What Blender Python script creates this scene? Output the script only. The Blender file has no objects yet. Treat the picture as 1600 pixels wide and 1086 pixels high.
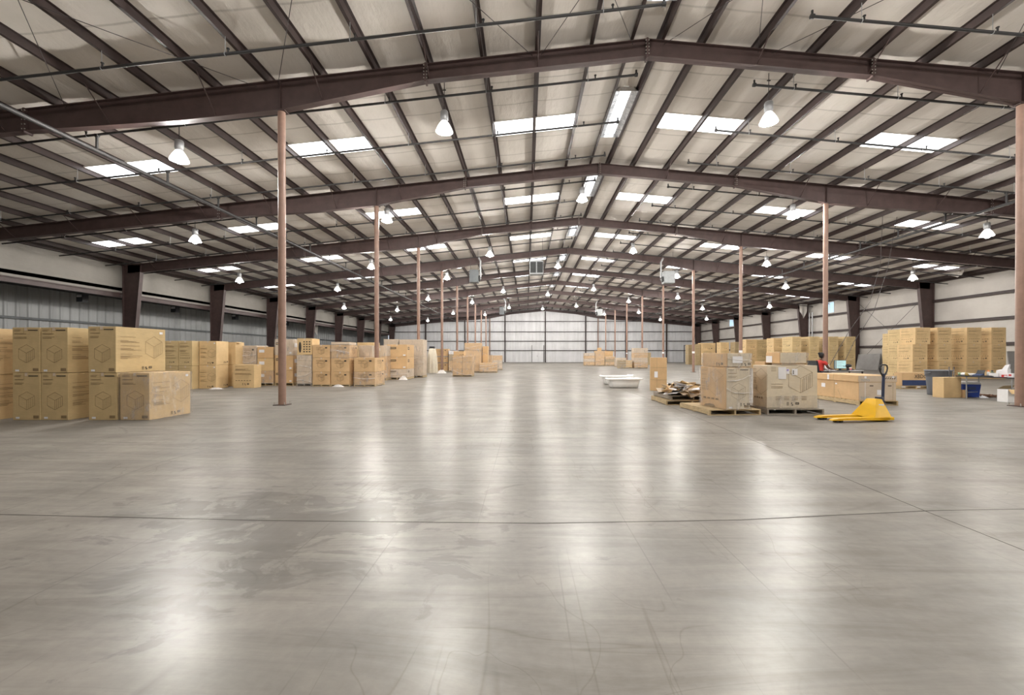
import bpy, bmesh, math, random
from mathutils import Vector, Matrix
R = math.radians
random.seed(7)
SC = bpy.context.scene
COL = SC.collection

# ------------------------------------------------------------------ camera, world, exposure
cd = bpy.data.cameras.new('camera')
cam = bpy.data.objects.new('camera', cd)
COL.objects.link(cam)
cd.sensor_width = 36.0
cd.lens = 36.0 * 670.0 / 1600.0
cd.shift_x = -11.22 / 1600.0
cd.shift_y = 13.94 / 1600.0
cd.clip_end = 400
cam.location = (-3.3164, 0.0, 1.4098)
cam.rotation_euler = (math.pi / 2 - 0.0040, 0.0, 0.01626)
SC.camera = cam

w = bpy.data.worlds.new('sky')
SC.world = w
w.use_nodes = True
w.node_tree.nodes['Background'].inputs[0].default_value = (0.75, 0.82, 0.9, 1)
w.node_tree.nodes['Background'].inputs[1].default_value = 1.0
SC.view_settings.view_transform = 'Standard'
SC.view_settings.look = 'None'
SC.view_settings.exposure = 0.0
SC.view_settings.gamma = 1.0
SC.cycles.max_bounces = 7
SC.cycles.diffuse_bounces = 4
SC.cycles.glossy_bounces = 3
SC.cycles.transmission_bounces = 4
SC.cycles.transparent_max_bounces = 10
SC.cycles.sample_clamp_indirect = 4.0
LAMP_POWER = 1950.0
LAMP_COLOR = (1.0, 0.955, 0.9)
SKY_EMIT = 5.0

# ------------------------------------------------------------------ dimensions (metres)
BAY = 7.62
Y1 = 11.917                      # first roof frame in front of the camera
NF = 10                          # frames with round columns
def FY(i): return Y1 + (i - 1) * BAY
ZR, SL = 10.062, 0.1006          # ridge height of the rafters' top edge, roof slope
def ZTOP(x): return ZR - SL * abs(x)
XC = 10.158                      # round column rows
XW = 29.3                        # side walls
YB, YE = -11.0, 80.85            # back wall, end wall
SH = 0.21                        # purlin depth: the roof lining lies above the purlins

# ------------------------------------------------------------------ materials
MATS = {}
def nm(name):
    m = bpy.data.materials.new(name); m.use_nodes = True
    nt = m.node_tree; b = nt.nodes['Principled BSDF']
    MATS[name] = m
    return m, nt, b
def noise(nt, scale, detail=4, rough=.55, vec=None, sc=None):
    n = nt.nodes.new('ShaderNodeTexNoise'); n.inputs['Scale'].default_value = scale
    n.inputs['Detail'].default_value = detail; n.inputs['Roughness'].default_value = rough
    tc = nt.nodes.new('ShaderNodeTexCoord'); mp = nt.nodes.new('ShaderNodeMapping')
    nt.links.new(tc.outputs['Object'], mp.inputs[0]); nt.links.new(mp.outputs[0], n.inputs['Vector'])
    if sc: mp.inputs['Scale'].default_value = sc
    return n
def ramp(nt, src, stops):
    r = nt.nodes.new('ShaderNodeValToRGB')
    while len(r.color_ramp.elements) < len(stops): r.color_ramp.elements.new(.5)
    for e, (p, c) in zip(r.color_ramp.elements, stops):
        e.position = p; e.color = (*c, 1) if len(c) == 3 else c
    nt.links.new(src, r.inputs[0]); return r
def mixc(nt, fac, a, b, mode='MIX'):
    m = nt.nodes.new('ShaderNodeMix'); m.data_type = 'RGBA'; m.blend_type = mode
    for i, v in ((0, fac), (6, a), (7, b)):
        if hasattr(v, 'is_linked') or hasattr(v, 'links'): nt.links.new(v, m.inputs[i])
        elif i == 0: m.inputs[0].default_value = v
        else: m.inputs[i].default_value = (*v, 1)
    return m.outputs[2]
def bump(nt, b, h, s=.3, d=.01):
    n = nt.nodes.new('ShaderNodeBump'); n.inputs['Strength'].default_value = s; n.inputs['Distance'].default_value = d
    nt.links.new(h, n.inputs['Height']); nt.links.new(n.outputs[0], b.inputs['Normal'])
def simple(name, col, rough=.5, metal=0.0, var=.12, scale=6, emit=None):
    m, nt, b = nm(name)
    n = noise(nt, scale)
    lo = tuple(c * (1 - var) for c in col); hi = tuple(min(1, c * (1 + var)) for c in col)
    r = ramp(nt, n.outputs['Fac'], [(.3, lo), (.7, hi)])
    nt.links.new(r.outputs[0], b.inputs['Base Color'])
    b.inputs['Roughness'].default_value = rough; b.inputs['Metallic'].default_value = metal
    if emit:
        b.inputs['Emission Color'].default_value = (*emit[0], 1); b.inputs['Emission Strength'].default_value = emit[1]
    return m
simple('frame_steel', (.072, .045, .042), .5, 0, .18, 3)
simple('purlin_steel', (.038, .024, .022), .55, 0, .2, 3)
simple('column_steel', (.29, .18, .135), .42, 0, .12, 5)
simple('pipe_steel', (.022, .021, .021), .6, 0, .2, 5)
simple('dark_steel', (.04, .033, .032), .55)
simple('galvanised', (.42, .43, .44), .4, .6, .15, 8)
simple('bolt_metal', (.5, .48, .44), .4, .6)
simple('ink', (.25, .175, .09), .8)
simple('ink_black', (.045, .036, .028), .7)
simple('ink_blue', (.2, .33, .42), .8)
simple('navy', (.03, .05, .13), .6)
simple('paper', (.82, .82, .84), .7, 0, .03)
simple('lilac', (.35, .28, .6), .6)
simple('white_enamel', (.86, .86, .84), .16, 0, .02)
simple('white_plastic', (.8, .8, .8), .4, 0, .04)
simple('yellow_paint', (.86, .5, .012), .32, 0, .05)
simple('black_rubber', (.02, .02, .022), .5)
simple('black_plastic', (.022, .024, .03), .42)
simple('handle_blue', (.035, .045, .09), .35)
simple('chrome', (.6, .62, .65), .2, .9)
simple('bin_grey', (.135, .145, .165), .45, 0, .06)
simple('cooler_blue', (.02, .055, .3), .35)
simple('red', (.55, .03, .03), .5)
simple('orange', (.8, .2, .02), .4)
simple('green_plastic', (.25, .35, .2), .4)
simple('olive', (.35, .25, .08), .5)
simple('shirt_red', (.6, .05, .04), .8)
simple('trousers', (.03, .03, .05), .85)
simple('skin', (.12, .055, .035), .5, 0, .06)
simple('hair', (.012, .01, .01), .55)
simple('eye_white', (.7, .7, .68), .3)
simple('lip', (.18, .06, .05), .5)
simple('desk_top', (.2, .19, .18), .5)
simple('cream_cloth', (.68, .62, .5), .8, 0, .08)
simple('foil', (.6, .6, .6), .28, .85, .25, 9)
simple('lamp_refractor', (.8, .8, .8), .3, 0, .05, 9, ((1.0, .97, .93), 2.4))
simple('heater_grey', (.34, .36, .37), .5, .1)
simple('heater_dark', (.09, .1, .105), .5, .1)
simple('grill_dark', (.02, .022, .022), .6)
simple('board_grey', (.3, .29, .28), .7, 0, .1, 2)
simple('cord_brown', (.16, .07, .03), .6)
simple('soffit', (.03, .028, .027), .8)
simple('screen', (.25, .4, .4), .3, 0, .1, 8, ((.42, .62, .62), .9))
simple('window_glass', (.3, .42, .5), .1, 0, .1, 5, ((.5, .72, .85), 1.0))

def skylight_mat(name, col, e):
    m, nt, b = nm(name)
    n = noise(nt, 1.2)
    r = ramp(nt, n.outputs['Fac'], [(.3, tuple(c * .85 for c in col)), (.7, col)])
    nt.links.new(r.outputs[0], b.inputs['Emission Color']); b.inputs['Emission Strength'].default_value = e
    b.inputs['Base Color'].default_value = (.8, .8, .8, 1)
skylight_mat('skylight_panel', (.95, .97, 1.0), SKY_EMIT)
skylight_mat('lamp_glow', (1.0, .97, .92), 90.0)
skylight_mat('ridge_panel', (.92, .95, 1.0), 2.2)

def insulation(name, a, b_, seam=True):
    m, nt, b = nm(name)
    n = noise(nt, .5, 5, .6); n2 = noise(nt, 5, 4, .6, sc=(1, .35, 1))
    r = ramp(nt, n.outputs['Fac'], [(.3, a), (.7, b_)])
    col = r.outputs[0]
    if seam:
        wv = nt.nodes.new('ShaderNodeTexWave'); wv.bands_direction = 'Y'; wv.inputs['Scale'].default_value = .26
        wv.inputs['Distortion'].default_value = .35; wv.inputs['Detail'].default_value = 2; wv.inputs['Detail Scale'].default_value = .6
        tc = nt.nodes.new('ShaderNodeTexCoord'); nt.links.new(tc.outputs['Object'], wv.inputs['Vector'])
        rr = ramp(nt, wv.outputs['Fac'], [(0, (.0, .0, .0)), (.012, (1, 1, 1))])
        col = mixc(nt, rr.outputs[0], tuple(x * .78 for x in a), col)
    nt.links.new(col, b.inputs['Base Color']); b.inputs['Roughness'].default_value = .7
    bump(nt, b, n2.outputs['Fac'], .5, .05)
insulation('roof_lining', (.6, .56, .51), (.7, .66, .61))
insulation('band_lining_shaded', (.25, .235, .21), (.33, .31, .28), False)  # wall lining darkened: the left side's dimmer light is put into its colour
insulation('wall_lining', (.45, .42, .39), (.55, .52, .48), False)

def metal_sheet(name, c):
    m, nt, b = nm(name)
    n = noise(nt, .35, 5, .6)
    n2 = noise(nt, 2.0, 3, .6, sc=(1, 1, .08))
    r = ramp(nt, n.outputs['Fac'], [(.3, tuple(x * .86 for x in c)), (.7, c)])
    r2 = ramp(nt, n2.outputs['Fac'], [(.35, (.8, .8, .8)), (.6, (1, 1, 1))])
    nt.links.new(mixc(nt, .6, r.outputs[0], r2.outputs[0], 'MULTIPLY'), b.inputs['Base Color'])
    b.inputs['Roughness'].default_value = .42; b.inputs['Metallic'].default_value = .15
metal_sheet('sheet_white', (.74, .74, .75)); metal_sheet('sheet_grey', (.3, .31, .31))

def cardboard(name, c, wrap=0):
    m, nt, b = nm(name)
    n = noise(nt, 2.2, 4); n2 = noise(nt, 60, 2, .5, sc=(.12, .12, 1)); n3 = noise(nt, 7, 5, .7)
    r = ramp(nt, n.outputs['Fac'], [(.3, tuple(x * .88 for x in c)), (.72, tuple(x * 1.06 for x in c))])
    r2 = ramp(nt, n2.outputs['Fac'], [(.3, (.93, .93, .93)), (.7, (1, 1, 1))])
    col = mixc(nt, 1.0, r.outputs[0], r2.outputs[0], 'MULTIPLY')
    nt.links.new(col, b.inputs['Base Color']); b.inputs['Roughness'].default_value = .75
    bump(nt, b, n3.outputs['Fac'], .25, .01)
cardboard('card_tan', (.7, .5, .26)); cardboard('card_olive', (.64, .48, .25)); cardboard('card_brown', (.66, .44, .23)); cardboard('card_grey', (.74, .65, .5))
cardboard('card_pale', (.66, .54, .41)); cardboard('card_dull', (.42, .32, .18))

def wood(name, c):
    m, nt, b = nm(name)
    n = noise(nt, 5, 5, .6, sc=(1, 1, 6))
    r = ramp(nt, n.outputs['Fac'], [(.3, tuple(x * .7 for x in c)), (.7, tuple(x * 1.1 for x in c))])
    nt.links.new(r.outputs[0], b.inputs['Base Color']); b.inputs['Roughness'].default_value = .75
wood('wood', (.55, .42, .24)); wood('wood_grey', (.33, .29, .24))

def film():
    m, nt, b = nm('film')
    for l in list(nt.links): nt.links.remove(l)
    out = nt.nodes['Material Output']
    tr = nt.nodes.new('ShaderNodeBsdfTransparent'); tr.inputs[0].default_value = (.97, .97, .97, 1)
    b.inputs['Base Color'].default_value = (.74, .7, .66, 1); b.inputs['Roughness'].default_value = .22
    n = noise(nt, 3.5, 5, .65, sc=(1.5, 1.5, .6)); n2 = noise(nt, 9, 4, .7, sc=(.4, .4, 2.5))
    r = ramp(nt, n.outputs['Fac'], [(.35, (.07, .07, .07)), (.54, (.16, .16, .16)), (.7, (.42, .42, .42))])
    mx = nt.nodes.new('ShaderNodeMixShader')
    nt.links.new(r.outputs[0], mx.inputs[0]); nt.links.new(tr.outputs[0], mx.inputs[1]); nt.links.new(b.outputs[0], mx.inputs[2])
    nt.links.new(mx.outputs[0], out.inputs['Surface'])
    bump(nt, b, n2.outputs['Fac'], .8, .03)
film()
simple('film_fold', (.78, .75, .72), .3, 0, .12, 12)
MATS['film_fold'].node_tree.nodes['Principled BSDF'].inputs['Roughness'].default_value = .25

def floor_mat():
    m, nt, b = nm('concrete')
    N = nt.nodes; L = nt.links
    big = noise(nt, .12, 6, .6); mid = noise(nt, .9, 6, .62); fine = noise(nt, 14, 5, .65)
    r1 = ramp(nt, big.outputs['Fac'], [(.32, (.235, .222, .202)), (.68, (.31, .291, .264))])
    r2 = ramp(nt, mid.outputs['Fac'], [(.3, (.78, .78, .78)), (.7, (1.08, 1.07, 1.05))])
    c = mixc(nt, 1.0, r1.outputs[0], r2.outputs[0], 'MULTIPLY')
    r3 = ramp(nt, fine.outputs['Fac'], [(.3, (.9, .9, .9)), (.65, (1.03, 1.03, 1.03))])
    c = mixc(nt, 1.0, c, r3.outputs[0], 'MULTIPLY')
    # trowel and tyre streaks, mostly across the hall
    st = noise(nt, 1.6, 6, .7, sc=(.28, 2.2, 1)); st.inputs['Distortion'].default_value = 1.2
    r4 = ramp(nt, st.outputs['Fac'], [(.36, (.78, .77, .755)), (.5, (1, 1, 1)), (.62, (1.16, 1.16, 1.15))])
    c = mixc(nt, .8, c, r4.outputs[0], 'MULTIPLY')
    # thin scratches
    for sc_, th in (((3.0, .25, 1), .006), ((.4, 2.6, 1), .006), ((1.6, 1.1, 1), .005)):
        sn = noise(nt, .9, 2, .5, sc=sc_); sn.inputs['Distortion'].default_value = .6
        rr = ramp(nt, sn.outputs['Fac'], [(.5 - th, (1, 1, 1)), (.5, (.8, .79, .77)), (.5 + th, (1, 1, 1))])
        gate = noise(nt, .8, 3, .5); gr = ramp(nt, gate.outputs['Fac'], [(.5, (0, 0, 0)), (.58, (1, 1, 1))])
        c = mixc(nt, gr.outputs[0], c, mixc(nt, 1.0, c, rr.outputs[0], 'MULTIPLY'))
    # pour strips, running away from the camera
    tc = N.new('ShaderNodeTexCoord')
    sx = N.new('ShaderNodeSeparateXYZ'); L.new(tc.outputs['Object'], sx.inputs[0])
    dv = N.new('ShaderNodeMath'); dv.operation = 'PINGPONG'; dv.inputs[1].default_value = .31; L.new(sx.outputs[0], dv.inputs[0])
    lt = N.new('ShaderNodeMath'); lt.operation = 'LESS_THAN'; lt.inputs[1].default_value = .0045; L.new(dv.outputs[0], lt.inputs[0])
    gt = noise(nt, 1.1, 3, .5, sc=(1, .5, 1)); gg = ramp(nt, gt.outputs['Fac'], [(.48, (0, 0, 0)), (.6, (.5, .5, .5))])
    mu = N.new('ShaderNodeMath'); mu.operation = 'MULTIPLY'; L.new(lt.outputs[0], mu.inputs[0]); L.new(gg.outputs[0], mu.inputs[1])
    c = mixc(nt, mu.outputs[0], c, (.13, .12, .11))
    # damp dark stains near the camera
    mp = N.new('ShaderNodeMapping'); L.new(tc.outputs['Object'], mp.inputs[0])
    mp.inputs['Location'].default_value = (5.2, -3.6, 0)
    gr_ = N.new('ShaderNodeTexGradient'); gr_.gradient_type = 'SPHERICAL'
    mp.vector_type = 'POINT'; mp.inputs['Scale'].default_value = (1, 1, 1)
    mp2 = N.new('ShaderNodeMapping'); mp2.inputs['Scale'].default_value = (.4, .55, 1); L.new(mp.outputs[0], mp2.inputs[0]); L.new(mp2.outputs[0], gr_.inputs[0])
    sn = noise(nt, 2.2, 6, .62, sc=(.75, 1.3, 1)); sn.inputs['Distortion'].default_value = .8
    ad = N.new('ShaderNodeMath'); ad.operation = 'MULTIPLY_ADD'; L.new(gr_.outputs['Fac'], ad.inputs[0]); ad.inputs[1].default_value = .3; L.new(sn.outputs['Fac'], ad.inputs[2])
    sr = ramp(nt, ad.outputs[0], [(.66, (0, 0, 0)), (.7, (.5, .5, .5))])
    c = mixc(nt, sr.outputs[0], c, (.13, .12, .11))
    # curved tyre scuffs
    for cx_, cy_, r_ in ((-4.9, 5.6, 3.2), (-9.6, 7.2, 1.5), (-9.9, 7.0, 2.1), (-13.2, 5.2, 3.6), (-12.6, 5.0, 4.3), (-1.2, 6.2, 2.4), (-8.3, 2.2, 3.4)):
        vd = N.new('ShaderNodeVectorMath'); vd.operation = 'DISTANCE'; L.new(tc.outputs['Object'], vd.inputs[0]); vd.inputs[1].default_value = (cx_, cy_, 0)
        sb = N.new('ShaderNodeMath'); sb.operation = 'SUBTRACT'; L.new(vd.outputs['Value'], sb.inputs[0]); sb.inputs[1].default_value = r_
        ab = N.new('ShaderNodeMath'); ab.operation = 'ABSOLUTE'; L.new(sb.outputs[0], ab.inputs[0])
        l2 = ramp(nt, ab.outputs[0], [(0, (.42, .42, .42)), (.035, (0, 0, 0))])
        gn = noise(nt, .7 + .1 * r_, 2, .5); g2 = ramp(nt, gn.outputs['Fac'], [(.5, (0, 0, 0)), (.6, (1, 1, 1))])
        mm = N.new('ShaderNodeMath'); mm.operation = 'MULTIPLY'; L.new(l2.outputs[0], mm.inputs[0]); L.new(g2.outputs[0], mm.inputs[1])
        c = mixc(nt, mm.outputs[0], c, (.14, .13, .12))
    sp = noise(nt, 5.5, 3, .5); spr = ramp(nt, sp.outputs['Fac'], [(.71, (0, 0, 0)), (.74, (.25, .25, .25))])
    c = mixc(nt, spr.outputs[0], c, (.12, .11, .1))
    L.new(c, b.inputs['Base Color'])
    rg = noise(nt, .8, 5, .65, sc=(1, .7, 1))
    rr = ramp(nt, rg.outputs['Fac'], [(.3, (.075, .075, .075)), (.7, (.14, .14, .14))])
    # sealed but worn concrete: a broad sheen that stays modest at grazing angles
    gl = N.new('ShaderNodeBsdfGlossy'); gl.inputs['Roughness'].default_value = .3; gl.inputs['Color'].default_value = (1, 1, 1, 1)
    fr = N.new('ShaderNodeFresnel'); fr.inputs['IOR'].default_value = 1.5
    mn = N.new('ShaderNodeMath'); mn.operation = 'MINIMUM'; L.new(rr.outputs[0], mn.inputs[1]); L.new(fr.outputs[0], mn.inputs[0])
    mx = N.new('ShaderNodeMixShader'); L.new(mn.outputs[0], mx.inputs[0]); L.new(b.outputs[0], mx.inputs[1]); L.new(gl.outputs[0], mx.inputs[2])
    L.new(mx.outputs[0], N['Material Output'].inputs['Surface'])
    b.inputs['Specular IOR Level'].default_value = 0.0; b.inputs['Roughness'].default_value = .8
    hb = mixc(nt, .5, fine.outputs['Fac'], mid.outputs['Fac'])
    bump(nt, b, hb, .12, .01)
    L.new(N['Bump'].outputs[0], gl.inputs['Normal'])
floor_mat()

# ------------------------------------------------------------------ mesh helper
class MB:
    def __init__(s): s.v = []; s.f = []; s.m = []; s.mats = []; s.sm = []
    def mi(s, name):
        if name not in s.mats: s.mats.append(name)
        return s.mats.index(name)
    def face(s, pts, mat, smooth=False):
        i = len(s.v); s.v += [tuple(p) for p in pts]; s.f.append(tuple(range(i, i + len(pts)))); s.m.append(s.mi(mat)); s.sm.append(smooth)
    def mesh(s, vs, fs, mat, smooth=False):
        i = len(s.v); s.v += [tuple(p) for p in vs]; k = s.mi(mat)
        for f in fs: s.f.append(tuple(j + i for j in f)); s.m.append(k); s.sm.append(smooth)
    def hexa(s, p, mat):      # 8 points: bottom ring 0-3, top ring 4-7
        s.mesh(p, [(0, 3, 2, 1), (4, 5, 6, 7), (0, 1, 5, 4), (1, 2, 6, 5), (2, 3, 7, 6), (3, 0, 4, 7)], mat)
    def box(s, x0, x1, y0, y1, z0, z1, mat, bev=0):
        if bev:
            bm = bmesh.new(); bmesh.ops.create_cube(bm, size=1)
            for v in bm.verts: v.co = Vector(((x0 + x1) / 2 + v.co.x * (x1 - x0), (y0 + y1) / 2 + v.co.y * (y1 - y0), (z0 + z1) / 2 + v.co.z * (z1 - z0)))
            bmesh.ops.bevel(bm, geom=bm.edges[:], offset=bev, segments=2, affect='EDGES', profile=.5)
            bm.verts.index_update()
            s.mesh([v.co[:] for v in bm.verts], [tuple(v.index for v in f.verts) for f in bm.faces], mat); bm.free()
        else:
            s.hexa([(x0, y0, z0), (x1, y0, z0), (x1, y1, z0), (x0, y1, z0), (x0, y0, z1), (x1, y0, z1), (x1, y1, z1), (x0, y1, z1)], mat)
    def tube(s, pts, r, mat, n=8, cap=True):
        pts = [Vector(p) for p in pts]; rs = r if isinstance(r, (list, tuple)) else [r] * len(pts)
        rings = []; prev = None
        for i, p in enumerate(pts):
            t = (pts[min(i + 1, len(pts) - 1)] - pts[max(i - 1, 0)]).normalized()
            a = prev if prev is not None else (Vector((0, 0, 1)) if abs(t.z) < .9 else Vector((1, 0, 0)))
            u = (a - t * a.dot(t)).normalized(); prev = u; v = t.cross(u)
            rings.append([p + (u * math.cos(k * 2 * math.pi / n) + v * math.sin(k * 2 * math.pi / n)) * rs[i] for k in range(n)])
        vs = [q for g in rings for q in g]; fs = []
        for i in range(len(pts) - 1):
            for k in range(n):
                fs.append((i * n + k, i * n + (k + 1) % n, (i + 1) * n + (k + 1) % n, (i + 1) * n + k))
        s.mesh(vs, fs, mat, True)
        if cap:
            s.face(list(reversed(rings[0])), mat); s.face(rings[-1], mat)
    def lathe(s, prof, mat, n=20, c=(0, 0, 0), smooth=True):
        vs = []; fs = []
        for r, z in prof:
            for k in range(n):
                a = k * 2 * math.pi / n; vs.append((c[0] + r * math.cos(a), c[1] + r * math.sin(a), c[2] + z))
        for i in range(len(prof) - 1):
            for k in range(n): fs.append((i * n + k, i * n + (k + 1) % n, (i + 1) * n + (k + 1) % n, (i + 1) * n + k))
        s.mesh(vs, fs, mat, smooth)
    def prism(s, poly, y0, y1, mat):   # polygon in x,z swept along y
        n = len(poly); vs = [(x, y0, z) for x, z in poly] + [(x, y1, z) for x, z in poly]
        s.mesh(vs, [tuple(range(n))[::-1], tuple(range(n, 2 * n))] + [(i, (i + 1) % n, n + (i + 1) % n, n + i) for i in range(n)], mat)
    def blob(s, c, r, mat, n=12, m_=8, fn=None):
        vs = []; fs = []
        for i in range(m_ + 1):
            t = math.pi * i / m_
            for k in range(n):
                a = 2 * math.pi * k / n; d = Vector((math.sin(t) * math.cos(a), math.sin(t) * math.sin(a), math.cos(t)))
                q = Vector((d.x * r[0], d.y * r[1], d.z * r[2]))
                if fn: q = fn(q, d)
                vs.append(tuple(Vector(c) + q))
        for i in range(m_):
            for k in range(n): fs.append((i * n + k, i * n + (k + 1) % n, (i + 1) * n + (k + 1) % n, (i + 1) * n + k))
        s.mesh(vs, fs, mat, True)
    def build(s, name, parent=None, loc=None, rotz=0):
        me = bpy.data.meshes.new(name); me.from_pydata(s.v, [], s.f)
        for k in s.mats: me.materials.append(MATS[k])
        me.polygons.foreach_set('material_index', s.m); me.polygons.foreach_set('use_smooth', s.sm)
        me.update()
        bm = bmesh.new(); bm.from_mesh(me); bmesh.ops.recalc_face_normals(bm, faces=bm.faces[:]); bm.to_mesh(me); bm.free()
        o = bpy.data.objects.new(name, me); COL.objects.link(o)
        if parent: o.parent = parent
        if loc: o.location = loc
        if rotz: o.rotation_euler = (0, 0, rotz)
        return o
def tag(o, label=None, cat=None, group=None, kind=None):
    if label: o['label'] = label
    if cat: o['category'] = cat
    if group: o['group'] = group
    if kind: o['kind'] = kind
    return o
def thing(name, label, cat, loc=(0, 0, 0), rotz=0, group=None, kind=None):
    o = bpy.data.objects.new(name, None); COL.objects.link(o); o.location = loc; o.rotation_euler = (0, 0, rotz)
    o.empty_display_size = .2
    return tag(o, label, cat, group, kind)
def copy_tree(o, parent=None):
    c = o.copy(); COL.objects.link(c); c.parent = parent
    for ch in o.children: copy_tree(ch, c)
    return c
ORD = ['first', 'second', 'third', 'fourth', 'fifth', 'sixth', 'seventh', 'eighth', 'ninth', 'tenth', 'eleventh', 'twelfth', 'thirteenth', 'fourteenth', 'fifteenth', 'sixteenth', 'seventeenth', 'eighteenth', 'nineteenth', 'twentieth', 'twenty-first', 'twenty-second', 'twenty-third', 'twenty-fourth', 'twenty-fifth', 'twenty-sixth', 'twenty-seventh', 'twenty-eighth', 'twenty-ninth', 'thirtieth']
_tc = {}
def text2d(txt):
    if txt not in _tc:
        cu = bpy.data.curves.new('lettering', 'FONT'); cu.body = txt; cu.resolution_u = 2
        o = bpy.data.objects.new('lettering', cu); COL.objects.link(o)
        bpy.context.view_layer.update()
        me = bpy.data.meshes.new_from_object(o)
        vs = [(v.co.x, v.co.y) for v in me.vertices]; fs = [tuple(p.vertices) for p in me.polygons]
        bpy.data.objects.remove(o); bpy.data.curves.remove(cu); bpy.data.meshes.remove(me)
        x0 = min(v[0] for v in vs); x1 = max(v[0] for v in vs); y0 = min(v[1] for v in vs); y1 = max(v[1] for v in vs)
        _tc[txt] = ([((x - x0) / (x1 - x0), (y - y0) / (y1 - y0)) for x, y in vs], fs)
    return _tc[txt]

# ------------------------------------------------------------------ the building shell
mb = MB(); mb.box(-34.0, XW + .4, YB - .3, YE + .4, -.3, 0, 'concrete')
tag(mb.build('floor'), kind='structure')

# roof lining: two slopes, gently sagging between the purlins
PX = [.388] + [1.5 * k for k in range(1, 20)]
def lining():
    mb = MB(); xs = [-XW - .1]
    lines = sorted([-x for x in PX] + PX)
    pts = [-XW - .1]
    for x in lines: pts.append(x)
    pts.append(XW + .1)
    row = []
    for i in range(len(pts) - 1):
        a, b = pts[i], pts[i + 1]
        for k in range(4):
            t = k / 4; x = a + (b - a) * t; row.append((x, ZTOP(x) + SH - .035 * math.sin(math.pi * t)))
    row.append((pts[-1], ZTOP(pts[-1]) + SH))
    vs = []; fs = []
    for y in (YB, YE + .1):
        vs += [(x, y, z) for x, z in row]
        vs += [(x, y, z + .35) for x, z in row]
    n = len(row)
    for i in range(n - 1):
        fs.append((i, i + 1, 2 * n + i + 1, 2 * n + i)); fs.append((n + i, 3 * n + i, 3 * n + i + 1, n + i + 1))
    mb.mesh(vs, fs, 'roof_lining')
    for y0, y1 in ((YB, YB + .01), (YE + .09, YE + .1)): pass
    return mb
tag(lining().build('ceiling'), kind='structure')

def ribbed(mb, p0, p1, z0, ztop, mat, pitch=.305, depth=.035, nrm=(0, -1)):
    # vertical ribbed sheet from p0 to p1 (x, y), its top given by ztop(t)
    L = math.dist(p0, p1); n = int(L / pitch); prof = []
    for i in range(n):
        a = i / n
        for t, d in ((0, 0), (.55, 0), (.65, 1), (.85, 1), (.95, 0)):
            prof.append((a + t / n, d * depth))
    prof.append((1, 0)); vs = []
    for t, d in prof:
        x = p0[0] + (p1[0] - p0[0]) * t + nrm[0] * d; y = p0[1] + (p1[1] - p0[1]) * t + nrm[1] * d
        vs += [(x, y, z0), (x, y, ztop(x))]
    mb.mesh(vs, [(2 * i, 2 * i + 2, 2 * i + 3, 2 * i + 1) for i in range(len(prof) - 1)], mat)
mb = MB(); ribbed(mb, (-XW, YE), (XW, YE), 0, lambda x: ZTOP(x) + SH, 'sheet_white')
mb.box(-XW, XW, YE + .06, YE + .2, 0, 6.8, 'sheet_white')
tag(mb.build('wall_end'), kind='structure')
mb = MB(); mb.box(XW, XW + .25, YB, YE + .2, 0, ZTOP(XW) + SH + .1, 'wall_lining')
tag(mb.build('wall_right'), kind='structure')
mb = MB(); mb.box(-XW - .25, -XW, YB, YE + .2, 5.36, ZTOP(XW) + SH + .1, 'band_lining_shaded')
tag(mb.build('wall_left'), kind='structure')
mb = MB(); mb.box(-34, XW + .3, YB - .25, YB, 0, 10.6, 'wall_lining')
tag(mb.build('wall_back'), kind='structure')
# lean-to beyond the open left side
mb = MB(); ribbed(mb, (-33.4, YB), (-33.4, YE), 0, lambda x: 5.55, 'sheet_grey', .6, .05, (1, 0))
mb.box(-33.7, -33.46, YB, YE + .2, 0, 5.7, 'sheet_grey'); mb.box(-33.5, -XW - .2, YE, YE + .2, 0, 5.6, 'sheet_grey')
tag(mb.build('wall_lean_to'), kind='structure')
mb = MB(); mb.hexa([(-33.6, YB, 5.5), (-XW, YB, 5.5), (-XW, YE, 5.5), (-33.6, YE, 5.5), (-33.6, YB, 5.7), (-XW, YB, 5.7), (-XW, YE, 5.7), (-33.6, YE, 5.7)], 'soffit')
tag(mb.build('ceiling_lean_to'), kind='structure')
mb = MB()
mb.box(-XW - .12, -XW + .1, YB, YE - .1, 5.3, 5.36, 'frame_steel'); mb.box(-XW - .05, -XW + .02, YB, YE - .1, 5.08, 5.34, 'frame_steel'); mb.box(-XW - .12, -XW + .1, YB, YE - .1, 5.06, 5.1, 'frame_steel')
tag(mb.build('eave_girder'), 'long brown steel girder under the white band of the left wall', 'girder', kind='thing')
mb = MB(); mb.box(-33.36, -33.2, YB, YE, 3.52, 3.66, 'heater_dark')
tag(mb.build('lean_to_rail'), 'thin dark rail along the grey ribbed wall behind the left columns', 'rail', kind='thing')

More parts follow.
